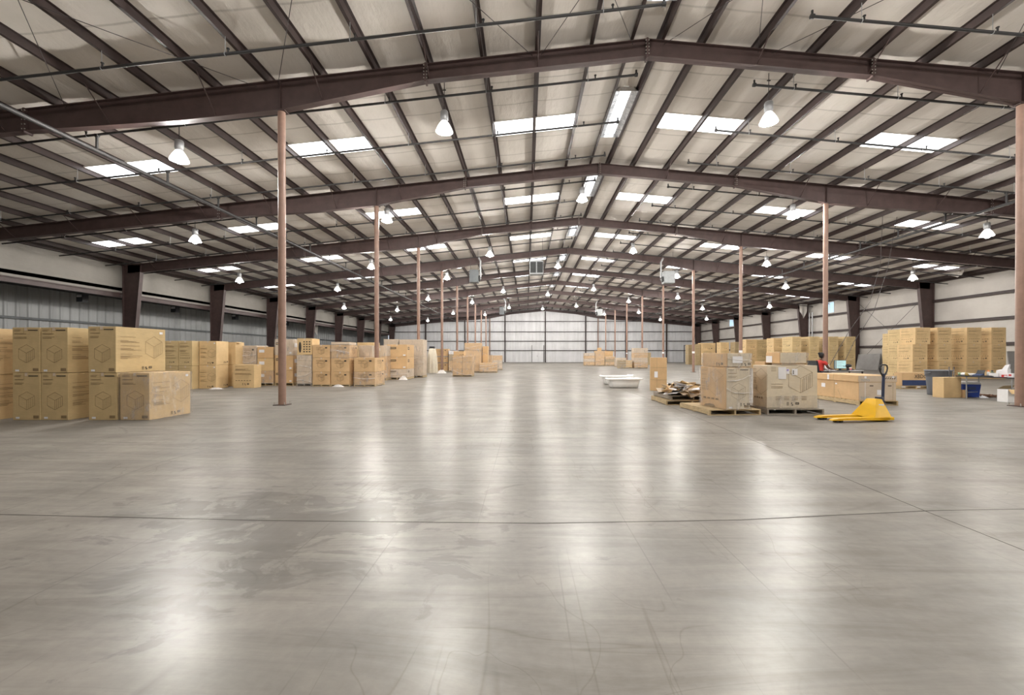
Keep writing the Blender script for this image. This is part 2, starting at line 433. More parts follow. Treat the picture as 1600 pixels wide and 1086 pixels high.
# girts: right wall and end wall
def girt(name, label, x0, x1, y0, y1, z, axis):
    mb = MB()
    if axis == 'y':
        mb.box(x0, x0 + .2, y0, y1, z - .012, z + .012, 'purlin_steel'); mb.box(x0, x0 + .012, y0, y1, z - .19, z + .01, 'purlin_steel')
    else:
        mb.box(x0, x1, y0, y0 + .2, z - .012, z + .012, 'purlin_steel'); mb.box(x0, x1, y0, y0 + .012, z - .11, z + .01, 'purlin_steel')
    return tag(mb.build(name), label, 'girt', 'wall girts', 'thing')
for k, (z, wd) in enumerate(((2.25, 'lowest'), (4.0, 'second lowest'), (5.75, 'topmost'))):
    girt('wall_girt', 'brown steel girt on the white right wall, %s of three' % wd, XW - .2, 0, YB, YE, z, 'y')
for k, (z, wd) in enumerate(((2.25, 'lowest'), (4.0, 'second lowest'), (5.75, 'third from the floor'), (7.7, 'topmost, under the gable'))):
    e = XW if k < 3 else 22.5
    girt('wall_girt', 'brown steel girt across the end wall, %s' % wd, -e, e, YE - .26, 0, z, 'x')

# ------------------------------------------------------------------ roof frames
def depth(x):
    x = abs(x); P = [(0, .47), (6.1, .45), (XC, .83), (13, .82), (17.4, .62), (28.4, .55), (30, .55)]
    for (a, da), (b, db) in zip(P, P[1:]):
        if a <= x <= b: return da + (db - da) * (x - a) / (b - a)
    return .55
def i_beam(mb, xs, y, mat, fw=.21):
    for a, b in zip(xs, xs[1:]):
        za, zb = ZTOP(a), ZTOP(b); da, db = depth(a), depth(b)
        for y0, y1, u0, u1 in ((y - .012, y + .012, 0, 1), (y - fw / 2, y + fw / 2, 0, .0), (y - fw / 2, y + fw / 2, 1, 1)):
            if u1 - u0 == 1: ta, ba, tb, bb = za, za - da, zb, zb - db
            elif u0 == 0: ta, ba, tb, bb = za, za - .018, zb, zb - .018
            else: ta, ba, tb, bb = za - da + .018, za - da, zb - db + .018, zb - db
            mb.hexa([(a, y0, ba), (b, y0, bb), (b, y1, bb), (a, y1, ba), (a, y0, ta), (b, y0, tb), (b, y1, tb), (a, y1, ta)], mat)
def roof_frame(i):
    y = FY(i)
    t = thing('roof_beam', 'tapered brown steel roof beam, %s' % ('overhead above the camera' if i < 1 else 'the nearest one' if i == 1 else ORD[i - 1] + ' from the camera' if i < NF else 'set against the end wall'), 'roof beam', (0, y, 0), 0, 'roof beams', 'thing')
    for xs in ([-28.9, -23, -17.4], [-17.4, -13, -XC, -6.1], [-6.1, 0], [0, 6.1], [6.1, XC, 13, 17.4], [17.4, 23, 28.9]):
        mb = MB(); i_beam(mb, xs, 0, 'frame_steel')
        if abs(abs(xs[0]) - 17.4) < .1 and len(xs) == 4 or len(xs) == 4:
            c = XC if xs[0] > 0 else -XC
            mb.box(c - .01, c + .01, -.1, .1, ZTOP(c) - .83, ZTOP(c), 'frame_steel')
        mb.build('beam_segment', t)
    for x in (-17.4, -6.1, 0, 6.1, 17.4):
        mb = MB(); d = depth(x); z = ZTOP(x); mb.box(x - .025, x + .025, -.115, .115, z - d - .05, z + .02, 'frame_steel')
        if i < 4:
            for k in range(5):
                zz = z - .05 - k * (d - .1) / 4
                for q in (-.04, .04): mb.box(x + q - .012, x + q + .012, -.12, -.1, zz - .014, zz + .014, 'bolt_metal')
        mb.build('splice_plate', t)
    n = 0
    for k in range(2, 19):
        if (k % 2 == 0) and i < 7:
            for s in (-1, 1):
                x = s * PX[k]; d = depth(x); mb = MB()
                mb.tube([(x, -.75, ZTOP(x) + .05), (x, -.02, ZTOP(x) - d * .92)], .018, 'frame_steel', 4); mb.build('flange_brace', t)
for i in range(0, NF + 1): roof_frame(i)

def eave_column(i, s):
    y = FY(i)
    pos = 'nearest in view' if False else (ORD[i - 1] if i > 0 else '')
    side = 'left' if s < 0 else 'right'
    lab = 'tapered brown steel wall column at the %s wall under the %s roof beam' % (side, ORD[i - 1] if i > 0 else 'overhead')
    mb = MB(); zt = ZTOP(28.9); xo = 29.15; xi_t, xi_b = 27.95, 28.6
    P = lambda xa, z0, z1, xb: [(s * xa, -.012, z0)]
    def slab(x0b, x1b, x0t, x1t, y0, y1):
        mb.hexa([(s * x0b, y0, 0), (s * x1b, y0, 0), (s * x1b, y1, 0), (s * x0b, y1, 0), (s * x0t, y0, zt), (s * x1t, y0, zt), (s * x1t, y1, zt), (s * x0t, y1, zt)], 'frame_steel')
    slab(xi_b, xo, xi_t, xo, -.012, .012); slab(xo - .02, xo, xo - .02, xo, -.13, .13)
    slab(xi_b, xi_b + .022, xi_t, xi_t + .022, -.13, .13)
    mb.box(min(s * xi_b, s * xo), max(s * xi_b, s * xo), -.15, .15, 0, .02, 'frame_steel')
    o = mb.build('wall_column', loc=(0, y, 0)); tag(o, lab, 'column', 'tapered wall columns', 'thing')
for i in range(0, NF + 1):
    for s in (-1, 1): eave_column(i, s)

def round_column(i, s):
    y = FY(i); side = 'left' if s < 0 else 'right'
    lab = 'round brown steel column, %s from the camera in the %s row' % (ORD[i - 1] if i > 1 else 'nearest', side)
    if i == 1: lab = 'round brown steel column, nearest to the camera in the %s row' % side
    t = thing('round_column', lab, 'column', (s * XC, y, 0), 0, 'round steel columns', 'thing')
    h = ZTOP(XC) - .83; mb = MB(); mb.lathe([(.1, .02), (.1, h - .02)], 'column_steel', 24); mb.build('shaft', t)
    mb = MB(); mb.box(-.17, .17, -.17, .17, 0, .02, 'frame_steel')
    if i < 4:
        for a in (-.14, .14):
            for b in (-.14, .14): mb.tube([(a, b, .02), (a, b, .09)], .012, 'bolt_metal', 6)
    mb.build('base_plate', t)
    mb = MB(); mb.box(-.15, .15, -.12, .12, h - .02, h + .0, 'frame_steel'); mb.build('cap_plate', t)
    if s > 0 and i in (3, 4, 5, 6, 7):
        mb = MB(); mb.lathe([(.103, 1.52), (.103, 1.68)], 'paper', 24); mb.build('white_sticker', t)['label'] = 'white sticker wrapped round the shaft'
for i in range(1, NF + 1):
    for s in (-1, 1): round_column(i, s)

# end wall posts
for k, x in enumerate((-22.3, -14.85, -7.3, .28, 7.85, 15.4, 22.95)):
    mb = MB(); z = ZTOP(x) - .5
    mb.box(x - .1, x + .1, YE - .3, YE - .28, 0, z, 'purlin_steel'); mb.box(x - .1, x + .1, YE - .04, YE - .02, 0, z, 'purlin_steel'); mb.box(x - .01, x + .01, YE - .28, YE - .04, 0, z, 'purlin_steel')
    tag(mb.build('wall_post'), 'slim dark steel post of the end wall, %s from the left corner' % ORD[k], 'post', 'end wall posts', 'thing')
# wicket door and framed opening in the end wall
def door(n, x0, x1, z1, y):
    t = bpy.data.objects.new('door_%d' % n, None); COL.objects.link(t); t.location = (x0, y, 0); t['kind'] = 'structure'
    mb = MB(); w_ = x1 - x0
    mb.box(-.08, 0, -.12, .02, 0, 3.2, 'purlin_steel'); mb.box(w_, w_ + .08, -.12, .02, 0, 3.2, 'purlin_steel'); mb.box(-.08, w_ + .08, -.12, .02, z1, z1 + .1, 'purlin_steel')
    mb.build('door_frame', t)
    mb = MB(); mb.box(0.02, w_ / 2 - .01, -.07, -.02, .02, z1, 'sheet_white'); mb.box(w_ / 2 + .01, w_ - .02, -.07, -.02, .02, z1, 'sheet_white'); mb.build('door_leaf', t)
    mb = MB(); mb.tube([(w_ / 2 - .1, -.12, 1.0), (w_ / 2 - .1, -.12, 1.3)], .02, 'dark_steel', 6); mb.build('door_handle', t)
door(1, -2.2, -.05, 2.15, YE - .04)
door(2, 26.3, 28.6, 3.1, YE - .04)

# ------------------------------------------------------------------ purlins
def purlin(k, s):
    x = s * PX[k]; z = ZTOP(x); mb = MB()
    mb.box(x - .006, x + .006, YB, YE, z, z + SH, 'purlin_steel')
    d = .075 * s
    for zz in (z, z + SH - .012):
        a, b = sorted((x, x + (d if zz == z else -d))); mb.box(a, b, YB, YE, zz, zz + .01, 'purlin_steel')
    a, b = sorted((x + d, x + d - .006 * s)); mb.box(a, b, YB, YE, z, z + .03, 'purlin_steel')
    o = mb.build('roof_purlin')
    nm_ = 'next to the ridge' if k == 0 else '%s out from the ridge' % ORD[k]
    tag(o, 'long brown roof purlin on the %s slope, %s' % ('left' if s < 0 else 'right', nm_), 'purlin', 'roof purlins', 'thing')
for k in range(len(PX)):
    for s in (-1, 1): purlin(k, s)
for s in (-1, 1):
    x = s * (XW - .12); mb = MB(); mb.box(x - .06, x + .06, YB, YE, ZTOP(x) - .02, ZTOP(x) + SH, 'purlin_steel')
    tag(mb.build('eave_strut'), 'dark steel strut along the top of the %s wall' % ('left' if s < 0 else 'right'), 'strut', None, 'thing')

# ------------------------------------------------------------------ skylights and ridge vents
SKY_COLS = [(-27, -24, 'outermost on the left slope'), (-19.5, -16.5, 'outer left slope'), (-12, -9, 'above the left column row'), (-4.5, -1.5, 'just left of the ridge'),
            (1.5, 4.5, 'just right of the ridge'), (9, 12, 'above the right column row'), (16.5, 19.5, 'outer right slope'), (24, 27, 'outermost on the right slope')]
def skylight(i, c):
    a, b, wd = SKY_COLS[c]
    y = FY(i) + 4.15 - .12 * min(max(i, 0), 4); lab = 'bright translucent skylight %s, %s bay beyond the nearest roof frame' % (wd, ORD[i - 1]) if i > 0 else 'bright translucent skylight %s, bay overhead' % wd
    t = thing('skylight', lab, 'skylight', ((a + b) / 2, y, ZTOP((a + b) / 2) + SH), 0, 'roof skylights', 'thing')
    s = 1 if a > 0 else -1
    w2 = (b - a) / 4
    for q in (-w2, w2):
        mb = MB(); L_ = w2 * .955
        z = lambda x: -SL * s * x - .045
        mb.mesh([(q - L_, -.5, z(q - L_)), (q + L_, -.5, z(q + L_)), (q + L_, .5, z(q + L_)), (q - L_, .5, z(q - L_))], [(0, 1, 2, 3)], 'skylight_panel')
        mb.build('pane', t)
        mb = MB()
        for yy in (-.53, .5):
            mb.hexa([(q - L_, yy, z(q - L_) - .01), (q + L_, yy, z(q + L_) - .01), (q + L_, yy + .03, z(q + L_) - .01), (q - L_, yy + .03, z(q - L_) - .01),
                     (q - L_, yy, z(q - L_) + .04), (q + L_, yy, z(q + L_) + .04), (q + L_, yy + .03, z(q + L_) + .04), (q - L_, yy + .03, z(q - L_) + .04)], 'roof_lining')
        for xx in (q - L_ - .02, q + L_ - .01): mb.hexa([(xx, -.53, z(xx) - .01), (xx + .03, -.53, z(xx) - .01), (xx + .03, .53, z(xx) - .01), (xx, .53, z(xx) - .01), (xx, -.53, z(xx) + .04), (xx + .03, -.53, z(xx) + .04), (xx + .03, .53, z(xx) + .04), (xx, .53, z(xx) + .04)], 'roof_lining')
        mb.build('pane_frame', t)
for i in range(0, NF):
    for c in range(8):
        if i == 0 and c not in (2, 3, 5): continue
        if c in (0,) and i < 2: continue
        skylight(i, c)
VENTS = {0: (7.6, 10.6), 1: (14.2, 17.2), 2: (20.7, 23.6), 3: (28.6, 31.5), 4: (36.8, 39.7), 5: (44.6, 47.5), 6: (52.2, 55.1), 7: (59.8, 62.7), 8: (67.4, 70.3)}
for i, (a, b) in VENTS.items():
    lab = 'foil lined ridge vent with bright daylight panel, %s' % ('partly above the picture' if i == 0 else ORD[i - 1] + ' beyond the nearest roof frame')
    t = thing('ridge_vent', lab, 'vent', (0, (a + b) / 2, ZR), 0, 'ridge vents', 'thing'); h = (b - a) / 2
    mb = MB()
    rn = random.Random(i)
    n = 12
    for s in (-1, 1):
        for k in range(n):
            y0 = -h + 2 * h * k / n; y1 = y0 + 2 * h / n
            j = [rn.uniform(-.015, .015) for _ in range(2)]
            mb.face([(s * .37, y0, .02), (s * .37, y1, .02), (s * (.2 + j[1]), y1, .17), (s * (.2 + j[0]), y0, .17)], 'foil')
    for yy in (-h, h): mb.face([(-.37, yy, .02), (.37, yy, .02), (.2, yy, .17), (-.2, yy, .17)], 'foil')
    mb.build('foil_lining', t)
    mb = MB(); mb.face([(-.2, -h, .165), (.2, -h, .165), (.2, h, .165), (-.2, h, .165)], 'ridge_panel'); mb.build('daylight_panel', t)
    mb = MB()
    for k in range(8): yy = -h + .2 + k * (2 * h - .4) / 7; mb.tube([(-.36, yy, .0), (-.1, yy, .06), (.1, yy, .06), (.36, yy, .0)], .008, 'galvanised', 4)
    for x in (-.24, .24): mb.tube([(x, -h, .03), (x, h, .03)], .006, 'galvanised', 4)
    mb.build('wire_guard', t)

# ------------------------------------------------------------------ sprinkler pipes
LY = [10.15 + 2.54 * k for k in range(-1, 28)]
def branch(j, s):
    y = LY[j]; xa, xb = (-28.6, -.08) if s < 0 else (3.36, 28.6)
    lab = 'dark sprinkler pipe across the %s half of the roof, %s from the camera' % ('left' if s < 0 else 'right', ORD[j])
    dz = .42
    near = j < 9
    t = thing('sprinkler_pipe', lab, 'pipe', (0, y, 0), 0, 'sprinkler pipes', 'thing')
    e = xb if s < 0 else xa
    mb = MB(); r = .034 if j < 12 else .036
    mb.tube([(xa, 0, ZTOP(xa) - dz), (xb, 0, ZTOP(xb) - dz)], r, 'pipe_steel', 8)
    step = 3.0; x = e - s * 0 ; xs = []
    k = 0
    while k < 9:
        xx = e + (s * (1.2 + 3.05 * k)); k += 1
        if abs(xx) < 28.4: xs.append(xx)
    mb.tube([(e - .04, 0, ZTOP(e) - dz), (e + .04, 0, ZTOP(e) - dz)], .055, 'pipe_steel', 8)
    mb.build('pipe', t)
    mb = MB(); mb.tube([(e, 0, ZTOP(e) - dz), (e, 0, ZTOP(e) - dz + .14)], .028, 'pipe_steel', 6); mb.build('end_fitting', t)
    if near:
        for xx in xs:
            mb = MB(); z = ZTOP(xx) - dz; mb.tube([(xx, 0, z), (xx, 0, z + .11)], .02, 'pipe_steel', 6); mb.tube([(xx, 0, z + .11), (xx, 0, z + .13)], .035, 'pipe_steel', 8); mb.build('sprinkler_head', t)
        for kk in range(1, 19, 2):
            xx = s * PX[kk]
            if (s < 0 and xx < xb) or (s > 0 and xx > xa):
                mb = MB(); z = ZTOP(xx); mb.tube([(xx, 0, z - dz - .04), (xx, 0, z)], .009, 'galvanised', 4); mb.tube([(xx - .006, 0, z - dz), (xx + .006, 0, z - dz)], .047, 'galvanised', 8); mb.build('hanger', t)
for j in range(len(LY)):
    for s in (-1, 1): branch(j, s)
for s in (-1, 1):
    x = s * 16.2; z = ZTOP(x) - .9
    t = thing('sprinkler_main', 'thick dark sprinkler main running lengthwise under the %s roof slope' % ('left' if s < 0 else 'right'), 'pipe', (x, 0, z), 0, 'sprinkler mains', 'thing')
    mb = MB(); mb.tube([(0, 2, 0), (0, 79, 0)], .062, 'pipe_steel', 12); mb.build('pipe', t)
    for j, y in enumerate(LY):
        if y > 2:
            mb = MB(); mb.tube([(0, y, 0), (0, y, .48)], .035, 'pipe_steel', 8); mb.tube([(-.05, y, .46), (.05, y, .46)], .055, 'pipe_steel', 8); mb.build('riser', t)

# roof bracing cables (thin rods crossing the bay nearest the camera)
for k, (xa, xb) in enumerate(((-16.2, -10.3), (-10.8, -16.9), (-10.2, -5.0), (-3.15, -8.4), (-2.9, .6), (-.4, -4.2), (.45, 5.6), (3.0, -.5), (3.35, 8.9), (9.4, 4.2))):
    mb = MB(); mb.tube([(xa, FY(1) - .1, ZTOP(xa) - .12), (xb, FY(0) + .1, ZTOP(xb) - .12)], .009, 'dark_steel', 5)
    tag(mb.build('bracing_rod'), 'thin steel bracing rod under the roof, %s from the left, nearest bay' % ORD[k], 'rod', 'roof bracing rods', 'thing')
for k, (xa, xb, zz) in enumerate(((0, 1, 0), (1, 0, 0))):
    mb = MB(); y0, y1 = FY(4) + .2, FY(5) - .2
    mb.tube([(XW - .35, y0 if xa == 0 else y1, 6.4), (XW - .35, y1 if xa == 0 else y0, .6)], .014, 'dark_steel', 5)
    tag(mb.build('bracing_cable'), 'thin diagonal bracing cable on the right wall, %s' % ('falling away from the camera' if k == 0 else 'falling towards the camera'), 'cable', 'wall bracing cables', 'thing')
mb = MB()
mb.tube([(15.2, 22.6, ZTOP(15.2) + .18), (14.6, 22.0, 6.0), (13.6, 21.4, 4.0), (11.5, 20.0, 2.4), (9.9, 19.05, .75)], .012, 'dark_steel', 5)
tag(mb.build('power_cord'), 'grey power cord hanging from the right roof slope down to the desk', 'cord')
mb = MB()
mb.tube([(16.1, 22.8, ZTOP(16.1) + .18), (15.2, 22.3, 5.8), (14.2, 21.9, 3.6), (12.0, 20.3, 2.0), (10.5, 19.05, .75)], .012, 'dark_steel', 5)
tag(mb.build('power_cord'), 'second grey cord hanging beside the first, ending behind the monitor', 'cord')

# ------------------------------------------------------------------ high-bay lamps
def lamp(x, y, lab, group='high-bay lamps', k=1.0):
    zt = ZTOP(x) - 1.3
    t = thing('high_bay_lamp', lab, 'lamp', (x, y, zt), 0, group)
    mb = MB(); mb.lathe([(.0, .62), (.1, .62), (.12, .58), (.12, .36), (.09, .32), (.06, .3)], 'galvanised', 16); mb.build('ballast_housing', t)
    mb = MB(); mb.tube([(0, 0, .6), (0, 0, 1.3 + SH - .03)], .012, 'dark_steel', 5); mb.tube([(-.05, 0, 1.26), (.05, 0, 1.26)], .02, 'dark_steel', 5); mb.build('hanger', t)
    mb = MB(); mb.lathe([(.06, .32), (.1, .3), (.17, .2), (.23, .08), (.26, .0), (.25, .0), (.22, .08), (.16, .19), (.09, .28)], 'lamp_refractor', 24); mb.build('reflector', t)
    mb = MB(); mb.blob((0, 0, .0), (.11, .11, .1), 'lamp_glow', 12, 8); mb.build('bulb', t)
    ld = bpy.data.lights.new('lamp_light', 'POINT'); ld.energy = LAMP_POWER * k * (.28 if x < -17 else .45 if x > 17 else 1.0); ld.color = LAMP_COLOR; ld.shadow_soft_size = .13
    lo = bpy.data.objects.new('lamp_light', ld); COL.objects.link(lo); lo.parent = t; lo.location = (0, 0, -.045)
LAMPS = []
for j, y in enumerate((13.0, 29.3, 46.3, 62.3)):
    for x, wd in ((-23.1, 'outermost left row'), (-13.95, 'row left of the left columns'), (-5.8, 'row between left columns and ridge'), (3.95, 'row just right of the ridge'), (12.95, 'row beyond the right columns'), (22.7, 'outermost right row')):
        if y < 20 and abs(x) > 12.5 and x != -13.95: 
            if x > 0 and x < 20: pass
            else: continue
        LAMPS.append((x, y, wd, j))
for j, y in enumerate((20.35, 35.85, 52.6, 69.0)):
    for x, wd in ((-19.2, 'row near the left main pipe'), (-9.95, 'row along the left columns'), (-.67, 'row under the ridge'), (9.2, 'row along the right columns'), (18.15, 'row near the right main pipe')):
        LAMPS.append((x, y, wd, j))
for x, y, wd, j in LAMPS:
    lamp(x, y, 'lit high-bay lamp, %s, %s from the camera' % (wd, ORD[j]))
for x, wd in ((-19.2, 'far left'), (-9.95, 'left'), (-.67, 'next to the ridge'), (9.2, 'right'), (18.15, 'far right')): lamp(x, 4.05, 'unseen high-bay lamp added overhead beside the camera, %s' % wd, k=.45 if x < -5 else 1.15)  # unseen row carrying on the lamp grid, added to light the foreground
lamp(3.95, -3.3, 'unseen high-bay lamp added behind the camera, right of the ridge')  # unseen lamp, added to brighten the carton fronts at the right

# ------------------------------------------------------------------ heaters, fans, wall fittings
def heater(x, y, z, w_, h_, lab, kind):
    t = thing('unit_heater', lab, 'heater', (x, y, z), 0, 'hanging heaters')
    mb = MB(); mb.box(-w_ / 2, w_ / 2, -.35, .35, 0, h_, {'grill': 'heater_grey', 'dark': 'heater_dark', 'pale': 'heater_grey'}[kind], .02); mb.build('casing', t)
    if kind == 'grill':
        for s in (-1, 1):
            mb = MB(); c = s * w_ / 4
            mb.box(c - w_ * .21, c + w_ * .21, -.37, -.35, h_ * .1, h_ * .9, 'grill_dark')
            for k in range(7): zz = h_ * (.16 + .11 * k); mb.box(c - w_ * .2, c + w_ * .2, -.39, -.36, zz, zz + .015, 'heater_dark')
            mb.build('grille', t)
    else:
        s = -1 if kind == 'pale' else 1
        mb = MB()
        mb.tube([(s * (w_ / 2 + .02), 0, h_ * .35), (s * (w_ / 2 + .12), 0, h_ * .35)], .22, 'grill_dark', 14); mb.tube([(s * (w_ / 2 + .12), 0, h_ * .35), (s * (w_ / 2 + .2), 0, h_ * .35)], .07, 'galvanised', 10); mb.build('fan', t)
        mb = MB(); mb.tube([(s * (w_ / 2 + .14), .1, h_ * .5), (s * (w_ / 2 + .14), .1, h_ + .75), (s * (w_ / 2 - .05), .1, h_ + 1.1)], .07, 'galvanised', 10); mb.build('flue', t)
    for a in (-w_ / 2 + .05, w_ / 2 - .05):
        mb = MB(); mb.tube([(a, 0, h_), (a, 0, ZTOP(x) + SH - .02 - z)], .012, 'dark_steel', 5); mb.build('hanger_rod', t)
heater(-7.35, 33.3, 7.0, .68, .95, 'dark grey box heater hanging left of the ridge with a silver flue', 'dark')
heater(-2.56, 31.7, 7.3, 1.0, 1.0, 'square twin-grille heater hanging close left of the ridge', 'grill')
heater(7.75, 33.6, 6.95, .8, .92, 'pale grey box heater hanging right of the ridge with fan on its left', 'pale')
heater(6.3, 56.3, 6.5, .65, .85, 'small pale box heater far away right of the ridge', 'pale')
heater(-6.4, 54.8, 6.5, .6, 1.0, 'small pale heater far away left of the ridge', 'dark')
# things under the lean-to roof on the left
for k, (x, y, z, lab) in enumerate(((-31.5, 26.8, 4.75, 'dark box with white stripes hanging under the lean-to roof, nearest one'), (-31.5, 34.0, 4.8, 'dark box with white stripes hanging under the lean-to roof, second one'), (-31.5, 41.1, 4.8, 'dark box hanging under the lean-to roof, third one'), (-31.5, 50.0, 4.8, 'dark box hanging under the lean-to roof, furthest along'))):
    t = thing('hanging_fixture', lab, 'fixture', (x, y, z), 0, 'hanging lean-to boxes')
    mb = MB(); mb.box(-.2, .2, -.2, .2, 0, .5, 'black_plastic', .01); mb.build('casing', t)
    mb = MB(); mb.box(-.16, .16, -.215, -.2, .3, .36, 'paper'); mb.box(-.16, .16, -.215, -.2, .4, .44, 'paper'); mb.build('stripe', t)['label'] = 'white stripes'
    mb = MB(); mb.tube([(0, 0, .5), (0, 0, 5.5 - z)], .02, 'dark_steel', 5); mb.build('hanger_rod', t)
def window(n, y0, y1, z0, z1):
    t = bpy.data.objects.new('window_%d' % n, None); COL.objects.link(t); t.location = (XW, (y0 + y1) / 2, z0); t['kind'] = 'structure'
    h = (y1 - y0) / 2; H = z1 - z0; mb = MB()
    for a in (-h - .05, -.03, h - .01): mb.box(-.06, .0, a, a + .06, -.05, H + .05, 'paper')
    for a in (-.05, H): mb.box(-.06, 0, -h - .05, h + .05, a, a + .05, 'paper')
    mb.build('window_frame', t)
    mb = MB(); mb.box(-.03, -.01, -h, h, 0, H, 'window_glass'); mb.build('pane', t)
window(1, 45.95, 47.2, 5.93, 7.0); window(2, 67.4, 69.2, 5.95, 6.95)
def flap(x, y, z, w_, h_, lab, along='y', seed=1):
    rn = random.Random(seed); mb = MB(); n, m_ = 8, 8; vs = []
    for i in range(n + 1):
        for j in range(m_ + 1):
            u = i / n; v = j / m_; wob = .09 * math.sin(u * 9 + seed) * v + rn.uniform(-.02, .02)
            edge = 1 - .25 * v * (1 + math.sin(seed + u * 5))
            p = (wob, (u - .5) * w_ * (1 - .25 * v), -v * h_ * edge) if along == 'y' else ((u - .5) * w_ * (1 - .3 * v), wob, -v * h_ * edge)
            vs.append((x + p[0], y + p[1], z + p[2]))
    fs = [(i * (m_ + 1) + j, (i + 1) * (m_ + 1) + j, (i + 1) * (m_ + 1) + j + 1, i * (m_ + 1) + j + 1) for i in range(n) for j in range(m_)]
    k = len(vs); vs2 = vs + [(a, b + .012, c) if along != 'y' else (a + .012, b, c) for a, b, c in vs]
    mb.mesh(vs2, fs + [tuple(q + k for q in reversed(f)) for f in fs], 'wall_lining', True)
    tag(mb.build('insulation_flap'), lab, 'insulation flap', 'loose insulation flaps')
flap(28.0, 49.0, 7.1, .9, 1.6, 'torn white insulation flap hanging from the roof near the right wall', 'x', 2)
flap(27.6, 31.4, 7.45, 1.2, .5, 'small white insulation flap sagging above the right wall near the front', 'y', 3)
flap(-29.0, 44.6, 7.1, 1.0, 1.1, 'torn white insulation flap hanging from the top of the left wall', 'x', 4)
flap(-30.5, 54.5, 5.2, 1.1, 1.5, 'white sheet hanging under the lean-to roof behind the columns', 'x', 5)
for k, y in enumerate((48.9, 49.4)):
    mb = MB(); mb.tube([(28.95, y, 0), (28.95, y, 6.2)], .06, 'galvanised', 10)
    tag(mb.build('conduit_pipe'), 'vertical grey pipe on the right wall below the torn insulation, %s one' % ('nearer' if k == 0 else 'farther'), 'pipe', 'right wall pipes')
# boards leaning on the right wall
mb = MB(); mb.hexa([(28.55, 39.4, 0), (28.62, 39.4, 0), (28.62, 42.0, 0), (28.55, 42.0, 0), (28.95, 39.6, 1.52), (29.02, 39.6, 1.52), (29.02, 42.2, 1.45), (28.95, 42.2, 1.45)], 'board_grey')
tag(mb.build('leaning_board'), 'large grey board leaning against the right wall beside the bracing cables', 'board')
mb = MB(); mb.hexa([(25.45, 25.9, 0), (25.9, 25.9, 0), (25.9, 25.96, 0), (25.45, 25.96, 0), (25.45, 26.1, 1.62), (25.9, 26.1, 1.62), (25.9, 26.16, 1.62), (25.45, 26.16, 1.62)], 'board_grey')
tag(mb.build('leaning_board'), 'narrow dark grey board standing at the right end of the stacked boxes', 'board')

# floor joints
def joint(name, pts, wd):
    mb = MB()
    for a, b in zip(pts, pts[1:]):
        a, b = Vector(a), Vector(b); d = (b - a).normalized(); n = Vector((-d.y, d.x)) * wd / 2
        mb.face([(a.x - n.x, a.y - n.y, .0012), (b.x - n.x, b.y - n.y, .0012), (b.x + n.x, b.y + n.y, .0012), (a.x + n.x, a.y + n.y, .0012)], 'ink_black')
    tag(mb.build(name), kind='structure')
joint('trim_1', [(-34, 4.35), (-7.9, 3.7), (-5.5, 3.6), (-3.2, 3.58), (-1.5, 3.68), (.35, 3.93), (3.2, 4.1), (29, 5.2)], .013)
joint('trim_2', [(.12, -5), (.28, 3.9), (.45, 8), (.6, 12), (.6, 78)], .012)

# ------------------------------------------------------------------ goods: boxes, pallets, wrap
def dec_rect(mb, F, u0, u1, v0, v1, mat, off=.002):
    mb.face([F(u0, v0, off), F(u1, v0, off), F(u1, v1, off), F(u0, v1, off)], mat)
def dec_line(mb, F, a, b, wd, mat):
    a, b = Vector(a), Vector(b); d = (b - a)
    if d.length < 1e-6: return
    d.normalize(); n = Vector((-d.y, d.x)) * wd / 2
    mb.face([F(*(a - n), .002), F(*(b - n), .002), F(*(b + n), .002), F(*(a + n), .002)], mat)
def dec_text(mb, F, txt, u, v, w_, h_, mat):
    vs, fs = text2d(txt); mb.mesh([F(u + x * w_, v + y * h_, .003) for x, y in vs], fs, mat)
def iso_box(mb, F, u, v, sz, mat, wd=.006):
    # the line drawing of a cabinet printed on the carton
    c = Vector((u, v)); L = Vector((-.45, .24)) * sz; Rr = Vector((.45, .24)) * sz; U = Vector((0, .55)) * sz
    p = [c, c + L, c + Rr, c + U, c + L + U, c + Rr + U, c + L + Rr + U]
    for a, b in ((0, 1), (0, 2), (0, 3), (1, 4), (2, 5), (3, 4), (3, 5), (4, 6), (5, 6)): dec_line(mb, F, p[a], p[b], wd, mat)
    for t in (.25, .5, .75): dec_line(mb, F, c + Rr * t, c + Rr * t + U, wd * .7, mat)
